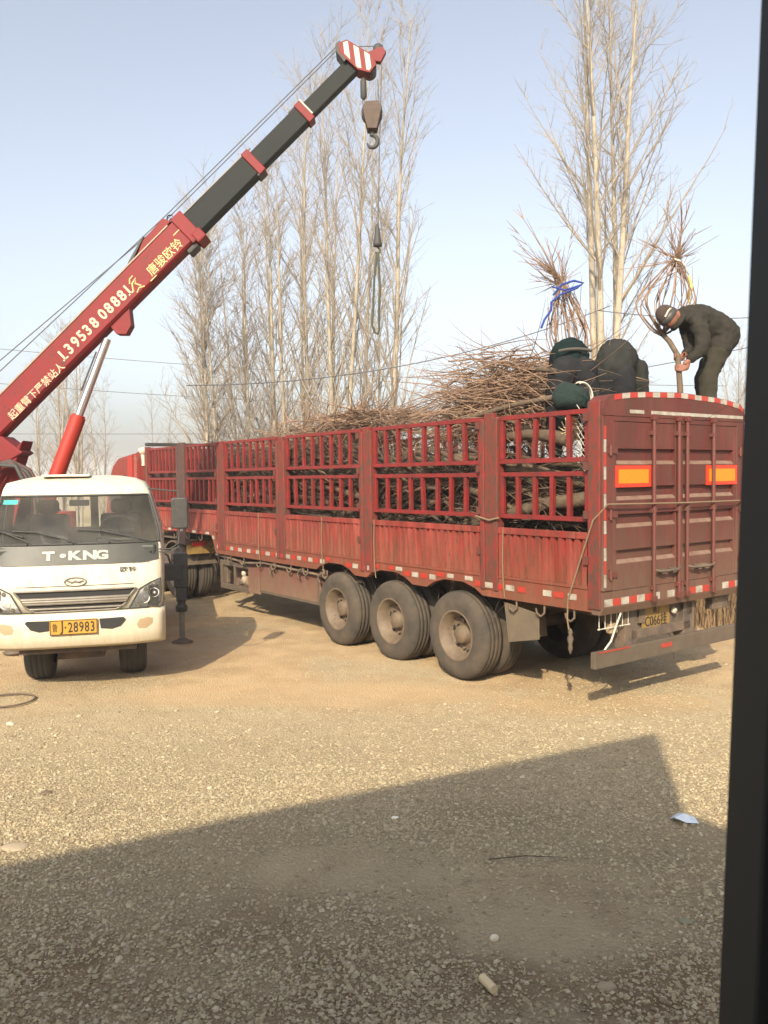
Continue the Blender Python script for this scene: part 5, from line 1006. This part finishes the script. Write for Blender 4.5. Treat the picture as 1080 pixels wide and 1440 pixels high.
# man 3: side view, bending to the left, both hands on the stem
m3 = T('person', 'man in dark coat and brown knit hat bending to hold an upright young tree', 'person', Matrix.Translation((3.80, 9.72, 2.98)))
M3 = Matrix.Translation((3.36, 0, 3.0)) @ Matrix.Diagonal((1.11, 1, 1.075, 1)) @ Matrix.Translation((-3.36, 0, -3.0)); MEN[m3.name] = M3
hipc, ch, nk = Vector((3.90, 9.74, 3.90)), Vector((3.56, 9.62, 4.12)), Vector((3.385, 9.55, 4.125))
skin_mesh('body', [(3.86, 9.72, 3.92), (3.62, 9.64, 4.08), (3.44, 9.58, 4.11), (3.34, 9.54, 4.10), (3.29, 9.52, 4.08), (3.55, 9.46, 4.03), (3.57, 9.375, 3.77), (3.44, 9.36, 3.61), (3.40, 9.37, 3.58), (3.54, 9.74, 4.00), (3.56, 9.65, 3.77), (3.46, 9.52, 3.70), (3.40, 9.47, 3.67), (3.86, 9.64, 3.82), (3.70, 9.62, 3.46), (3.74, 9.64, 3.06), (3.90, 9.86, 3.82), (3.74, 9.86, 3.46), (3.80, 9.88, 3.06)],
          [(0, 1), (1, 2), (2, 3), (3, 4), (1, 5), (5, 6), (6, 7), (7, 8), (1, 9), (9, 10), (10, 11), (11, 12), (0, 13), (13, 14), (14, 15), (0, 16), (16, 17), (17, 18)], [.11, .12, .06, .055, .05, .04, .035, .030, .028, .04, .035, .030, .028, .06, .035, .035, .06, .035, .035], 'skin', m3)
HMx, hb_ = head_mesh(m3, (3.25, 9.45, 4.075), (-.62, -.25, -.80), (-.75, 0, .62)); HMx = M3 @ HMx; P('head', hb_, 'skin', m3, mw=HMx)
b = MB(); b.lathe([(.104, -.02), (.108, .0), (.106, .04), (.094, .085), (.065, .122), (.03, .138), (.001, .14)], 20, 'z', (0, 0, 0)); b.v = [(x * 1.0 - .004, y * .86, z) for x, y, z in b.v]; ht = P('knit_hat', b, 'hat', m3, mw=HMx)
b = MB(); b.lathe([(.108, -.028), (.116, -.02), (.116, .018), (.109, .026)], 20, 'z', (0, 0, 0)); b.v = [(x - .004, y * .87, z) for x, y, z in b.v]; P('hat_brim', b, 'black', ht, mw=HMx)
b = MB(); b.tube([(.105 * math.cos(a), -.093 * math.sin(a) * -1, .045 + .006 * math.sin(a * 5)) for a in np.linspace(.9, 2.0, 7)], .010, 6); P('pale_hat_patch', b, 'white', ht, mw=HMx)
b = MB(); b.tube([(.088 * math.cos(a), .078 * math.sin(a), -.085) for a in np.linspace(-2.2, 2.2, 11)], .030, 8); P('scarf', b, 'coat2', m3, mw=HMx @ Matrix.Translation((-.03, 0, -.03)))
skin_mesh('coat', [(3.93, 9.75, 3.93), (3.78, 9.70, 4.03), (3.62, 9.65, 4.08), (3.49, 9.60, 4.10), (3.41, 9.57, 4.10), (3.55, 9.46, 4.03), (3.585, 9.38, 3.84), (3.55, 9.36, 3.70), (3.46, 9.36, 3.63), (3.54, 9.74, 4.0), (3.57, 9.68, 3.80), (3.53, 9.60, 3.74), (3.46, 9.52, 3.71), (3.86, 9.68, 3.79), (3.90, 9.83, 3.79)],
          [(0, 1), (1, 2), (2, 3), (3, 4), (2, 5), (5, 6), (6, 7), (7, 8), (2, 9), (9, 10), (10, 11), (11, 12), (0, 13), (0, 14)], [(.165, .17), .165, .165, .125, .075, .088, .080, .072, .050, .088, .08, .07, .05, .135, .135], 'coat2', m3, root=1)
skin_mesh('trousers', [(3.90, 9.75, 3.88), (3.83, 9.66, 3.72), (3.72, 9.64, 3.47), (3.73, 9.64, 3.25), (3.75, 9.65, 3.05), (3.87, 9.85, 3.72), (3.76, 9.86, 3.47), (3.79, 9.87, 3.25), (3.81, 9.88, 3.05)], [(0, 1), (1, 2), (2, 3), (3, 4), (0, 5), (5, 6), (6, 7), (7, 8)], [.15, .118, .102, .096, .086, .118, .102, .096, .086], 'trous2', m3)
for x, y in ((3.72, 9.65), (3.78, 9.88)): b = MB(); b.prism([(x - .20, 2.965), (x + .09, 2.965), (x + .09, 3.05), (x - .05, 3.06), (x - .19, 3.01)], 1, y - .045, y + .045); P('shoe', b, 'shoe', m3, bev=.015, mw=M3)
# hands with five fingers closed round the stem (axis at x=3.35..3.36, y=9.42)
def hand(parent, c, wrist, stem_dir, side):
    """palm plus fingers curling round an upright stem of 4 cm radius centred at C"""
    c = Vector(c); w_ = Vector(wrist); out_ = (w_ - c); out_.z = 0; out_.normalize(); tan = Vector((-out_.y, out_.x, 0)) * side; R_st = .040; V = [w_, c + out_ * (R_st + .022)]; E_ = [(0, 1)]; rad = [.026, (.026, .032)]
    for k in range(4):
        z = .030 - .020 * k; idx = len(V); L_ = (1.0, 1.1, 1.05, .85)[k]
        for a in (.55, 1.25, 2.0 * L_, 2.7 * L_): V.append(c + (out_ * math.cos(a) + tan * math.sin(a)) * (R_st + .011) + Vector((0, 0, z)))
        E_ += [(1, idx), (idx, idx + 1), (idx + 1, idx + 2), (idx + 2, idx + 3)]; rad += [.0105, .010, .009, .0075]
    idx = len(V)
    for a, z in ((-.55, .028), (-1.2, .036), (-1.8, .038)): V.append(c + (out_ * math.cos(a) + tan * math.sin(a)) * (R_st + .013) + Vector((0, 0, z)))
    E_ += [(1, idx), (idx, idx + 1), (idx + 1, idx + 2)]; rad += [.012, .011, .009]
    return skin_mesh('hand', V, E_, rad, 'skin', parent, root=1, sub=1)
hand(m3, (3.362, 9.42, 3.535), (3.43, 9.365, 3.60), None, -1); hand(m3, (3.355, 9.42, 3.655), (3.43, 9.49, 3.69), None, 1)
# man 1: seen from behind, bent away, dark green shirt
m1 = T('person', 'man in charcoal trousers and dark green shirt bent double, seen from behind', 'person', Matrix.Translation((2.2, 9.5, 2.6)))
def bent(parent, H_, side, fwd, topm, trm, upz, legz, wid, spread, arm_r, tor=.50, jr=.20, rise=.0, hem=.15, shw=.19):
    H_ = Vector(H_); sd = Vector(side).normalized(); fw_ = Vector(fwd).normalized(); Z_ = Vector((0, 0, 1))
    c1_ = H_ + fw_ * tor * .5 + Z_ * (.12 + rise); c2_ = H_ + fw_ * tor + Z_ * (.02 + rise); nk_ = c2_ + fw_ * .12 - Z_ * .08; hd_ = nk_ + fw_ * .10 - Z_ * .12
    sl_, sr_ = c2_ - sd * shw - Z_ * .02, c2_ + sd * shw - Z_ * .02
    legs = []
    V = [H_, c1_, c2_, nk_, hd_, sl_, sl_ - Z_ * .27 + fw_ * .03, sl_ - Z_ * .50 + fw_ * .08, sr_, sr_ - Z_ * .27 + fw_ * .03, sr_ - Z_ * .50 + fw_ * .08]; E_ = [(0, 1), (1, 2), (2, 3), (3, 4), (2, 5), (5, 6), (6, 7), (2, 8), (8, 9), (9, 10)]; rad = [.12, .13, .10, .06, .07, .05, .04, .035, .05, .04, .035]
    for s in (-1, 1):
        k = len(V); V += [H_ + sd * s * .10 - Z_ * .12, H_ + sd * s * (spread * .8) - Z_ * .46 - fw_ * .03, H_ + sd * s * spread + Z_ * (legz - H_.z) - fw_ * .02]; E_ += [(0, k), (k, k + 1), (k + 1, k + 2)]; rad += [.09, .06, .05]
    skin_mesh('body', V, E_, rad, 'skin', parent)
    V = [H_ + fw_ * .06 + Z_ * .06, c1_, c2_, nk_, sl_, sl_ - Z_ * .24 + fw_ * .02 - sd * .03, sl_ - Z_ * .46 + fw_ * .07, sr_, sr_ - Z_ * .24 + fw_ * .02 + sd * .03, sr_ - Z_ * .46 + fw_ * .07]
    skin_mesh('jacket', V, [(0, 1), (1, 2), (2, 3), (2, 4), (4, 5), (5, 6), (2, 7), (7, 8), (8, 9)], [hem, jr, jr * .92, .09, arm_r + .02, arm_r, arm_r - .02, arm_r + .02, arm_r, arm_r - .02], topm, parent, root=1)
    V = [H_ + Z_ * .03 + fw_ * .04]; E_ = []; rad = [.15]
    for s in (-1, 1):
        k = len(V); V += [H_ + sd * s * .125 - Z_ * .05 - fw_ * .03, H_ + sd * s * (spread * .9) - Z_ * .30, H_ + sd * s * spread - Z_ * .50 - fw_ * .03, H_ + sd * s * (spread + .01) + Z_ * (legz + .08 - H_.z) - fw_ * .02]; E_ += [(0, k), (k, k + 1), (k + 1, k + 2), (k + 2, k + 3)]; rad += [.152, .135, .115, .10]
    skin_mesh('trousers', V, E_, rad, trm, parent)
    for s in (-1, 1): q_ = H_ + sd * s * spread + Z_ * (legz - H_.z); b = MB(); b.box(q_.x - .05, q_.x + .05, q_.y - .10, q_.y + .18, q_.z - .02, q_.z + .07); P('shoe', b, 'shoe', parent, bev=.02, mw=Matrix())
    HMx, hb_ = head_mesh(parent, hd_, (fw_ * .5 - Z_), fw_); P('head', hb_, 'skin', parent, mw=HMx)
    b = MB(); b.lathe([(.106, -.01), (.104, .04), (.092, .085), (.06, .122), (.001, .135)], 16, 'z', (0, 0, 0)); P('hair', b, 'shoe', parent, mw=HMx)
    for s, sh in ((-1, sl_), (1, sr_)):
        w0 = sh - Z_ * .50 + fw_ * .08; V = [w0, w0 - Z_ * .06]; E_ = [(0, 1)]; rad = [.028, (.038, .022)]
        for k in range(4): i = len(V); o_ = sd * (.028 - .019 * k); V += [w0 - Z_ * .11 + o_, w0 - Z_ * (.145 + .004 * (k % 3)) + o_ + fw_ * .01, w0 - Z_ * .170 + o_ + fw_ * .025]; E_ += [(1, i), (i, i + 1), (i + 1, i + 2)]; rad += [.010, .009, .0075]
        i = len(V); V += [w0 - Z_ * .075 + sd * s * -.045, w0 - Z_ * .105 + sd * s * -.062]; E_ += [(1, i), (i, i + 1)]; rad += [.012, .009]
        skin_mesh('hand', V, E_, rad, 'skin', parent, root=1, sub=1)
bent(m1, (2.17, 9.48, 3.62), (1, .12, 0), (.02, 1, 0), 'teal', 'trous', 0, 2.62, .20, .21, .085, tor=.40, jr=.235, rise=.0, hem=.18, shw=.12)
b = MB(); b.tube([Vector((2.17, 9.44, 3.75)) + Vector((.235 * math.sin(a), -.055 * math.cos(a) * 1.8, .045 * math.cos(a))) for a in np.linspace(-.9, .9, 9)], .018, 6); P('belt', b, mat('tan_waistband', (.06, .052, .045), .9), m1, mw=Matrix())
m2 = T('person', 'man in a dark grey jacket bent forward beside the man in green', 'person', Matrix.Translation((2.7, 9.7, 2.6)))
bent(m2, (2.66, 9.66, 3.56), (1, -.35, 0), (.55, .85, 0), 'coat', 'trous', 0, 2.62, .21, .15, .10, tor=.36, jr=.235, rise=.07, hem=.235)

# ------------------------------------------------------------------ overhead wires
def wire(label, a, c, sag, r_=.012):
    a, c = Vector(a), Vector(c); b = MB(); b.tube([a.lerp(c, t) - Vector((0, 0, sag * 4 * t * (1 - t))) for t in np.linspace(0, 1, 25)], r_, 5, cap=False); P('overhead_wire', b, 'cable', None, label=label, category='wire', group='overhead wires')
wire('uppermost overhead wire crossing behind the lift cylinder', (-30, 34, 9.6), (14, 34, 5.9), .7)
wire('second overhead wire crossing behind the lift cylinder', (-30, 34, 8.0), (14, 34, 4.9), .7)
wire('third and lowest wire passing just above the cream cab', (-30, 34, 4.6), (34, 34, 4.3), .3)
wire('wire rising behind the kneeling men toward the forked poplar', (-4, 17, 4.3), (5.2, 19, 6.2), .45, .011)
wire('wire running from the forked poplar past the hatted man', (4.9, 19.0, 6.1), (12.5, 19, 6.4), .35, .011)
wire('wire slanting low behind the legs of the hatted man', (2.0, 16, 4.0), (10, 15, 5.4), .15, .009)

# ------------------------------------------------------------------ small things on the ground
def gr_(x, y): return float(gz(np.array([x]), np.array([y]))[0])
b = MB(); b.tube([(-4.12 + .27 * math.cos(a), 8.94 + .27 * math.sin(a), gr_(-4.12, 8.94) + .02) for a in np.linspace(0, 6.283, 33)], .010, 6, cap=False); P('wire_hoop', b, 'under', None, label='dark wire hoop lying on the gravel in front of the cream truck', category='hoop')
b = MB(); z = gr_(2.04, 5.64); b.add([(1.95, 5.66, z + .02), (2.03, 5.70, z + .045), (2.13, 5.66, z + .03), (2.14, 5.60, z + .01), (2.05, 5.59, z + .02), (1.97, 5.61, z + .05), (2.05, 5.645, z + .065)], [(0, 1, 6), (1, 2, 6), (2, 3, 6), (3, 4, 6), (4, 5, 6), (5, 0, 6), (0, 5, 4, 3, 2, 1)]); P('foil_wrapper', b, 'litter', None, label='crumpled silver blue wrapper lying at the shadow edge', category='litter')
b = MB(); z = gr_(.47, 3.8); b.cyl((.44, 3.85, z + .03), (.485, 3.76, z + .028), .022, 12); P('corncob_stub', b, 'cork', None, label='pale cylindrical stub lying on dark soil in the foreground', category='litter')
b = MB(); b.tube([(.62, 5.02, gr_(.62, 5.02) + .025), (.85, 5.07, gr_(.85, 5.07) + .03), (1.12, 5.09, gr_(1.1, 5.09) + .02)], [.004, .0035, .002], 5); P('fallen_twig', b, 'hook', None, label='thin dark twig lying on the shaded gravel', category='twig')
R4 = random.Random(8)
def rock(label, x, y, s, flat, m, seed):
    r = np.random.default_rng(seed); iv, jf = icosa(); v_ = iv * (1 + (r.random((12, 1)) - .5) * .35) * np.array([s, s * .72, s * flat]); b = MB(); b.add([(x + a[0], y + a[1], gr_(x, y) + s * flat * .3 + a[2]) for a in v_], [tuple(f) for f in jf]); o = P('rock', b, m, None, label=label, category='rock'); s_ = o.modifiers.new('sub', 'SUBSURF'); s_.levels = 1; s_.render_levels = 1
rock('flat tan stone sunk in the sunlit gravel near the shadow edge', -2.47, 5.38, .12, .18, mat('tan_flat_stone', (.36, .29, .20), .9), 1)
rock('pale stone in front of the dark soil patch', .545, 4.21, .035, .8, mat('pale_stone', (.62, .56, .43), .9), 2)
rock('flat greenish stone lying near the casement', 1.60, 4.37, .055, .35, mat('greenish_stone', (.20, .20, .13), .9), 3)
rock('flat brown stone lying low in the dark soil', 1.02, 3.80, .06, .45, mat('flat_brown_stone', (.30, .24, .16), .9), 4)
rock('white pebble lying right of the gravel centre in shade', .05, 5.72, .035, .5, mat('white_pebble', (.70, .66, .55), .9), 5)
rock('white stone at the left edge of the sunlit gravel', -3.70, 8.06, .06, .5, 'white', 6)
rock('dark flat stone on the sunlit gravel', -2.62, 6.26, .06, .35, 'under', 7)

# ------------------------------------------------------------------ air: one closed box of thin winter haze
b = MB(); b.box(-880, 880, -280, 1180, -1.2, 18.2); hm = bpy.data.materials.new('winter_haze'); hm.use_nodes = True; t_ = hm.node_tree; t_.nodes.remove(t_.nodes['Principled BSDF'])
pv = t_.nodes.new('ShaderNodeVolumePrincipled'); pv.inputs['Density'].default_value = HAZE; pv.inputs['Color'].default_value = (.93, .93, .93, 1); pv.inputs['Anisotropy'].default_value = .0; t_.links.new(pv.outputs[0], t_.nodes['Material Output'].inputs['Volume'])
P('haze', b, hm, None, kind='stuff', label='thin winter haze over the yard and fields', category='haze')
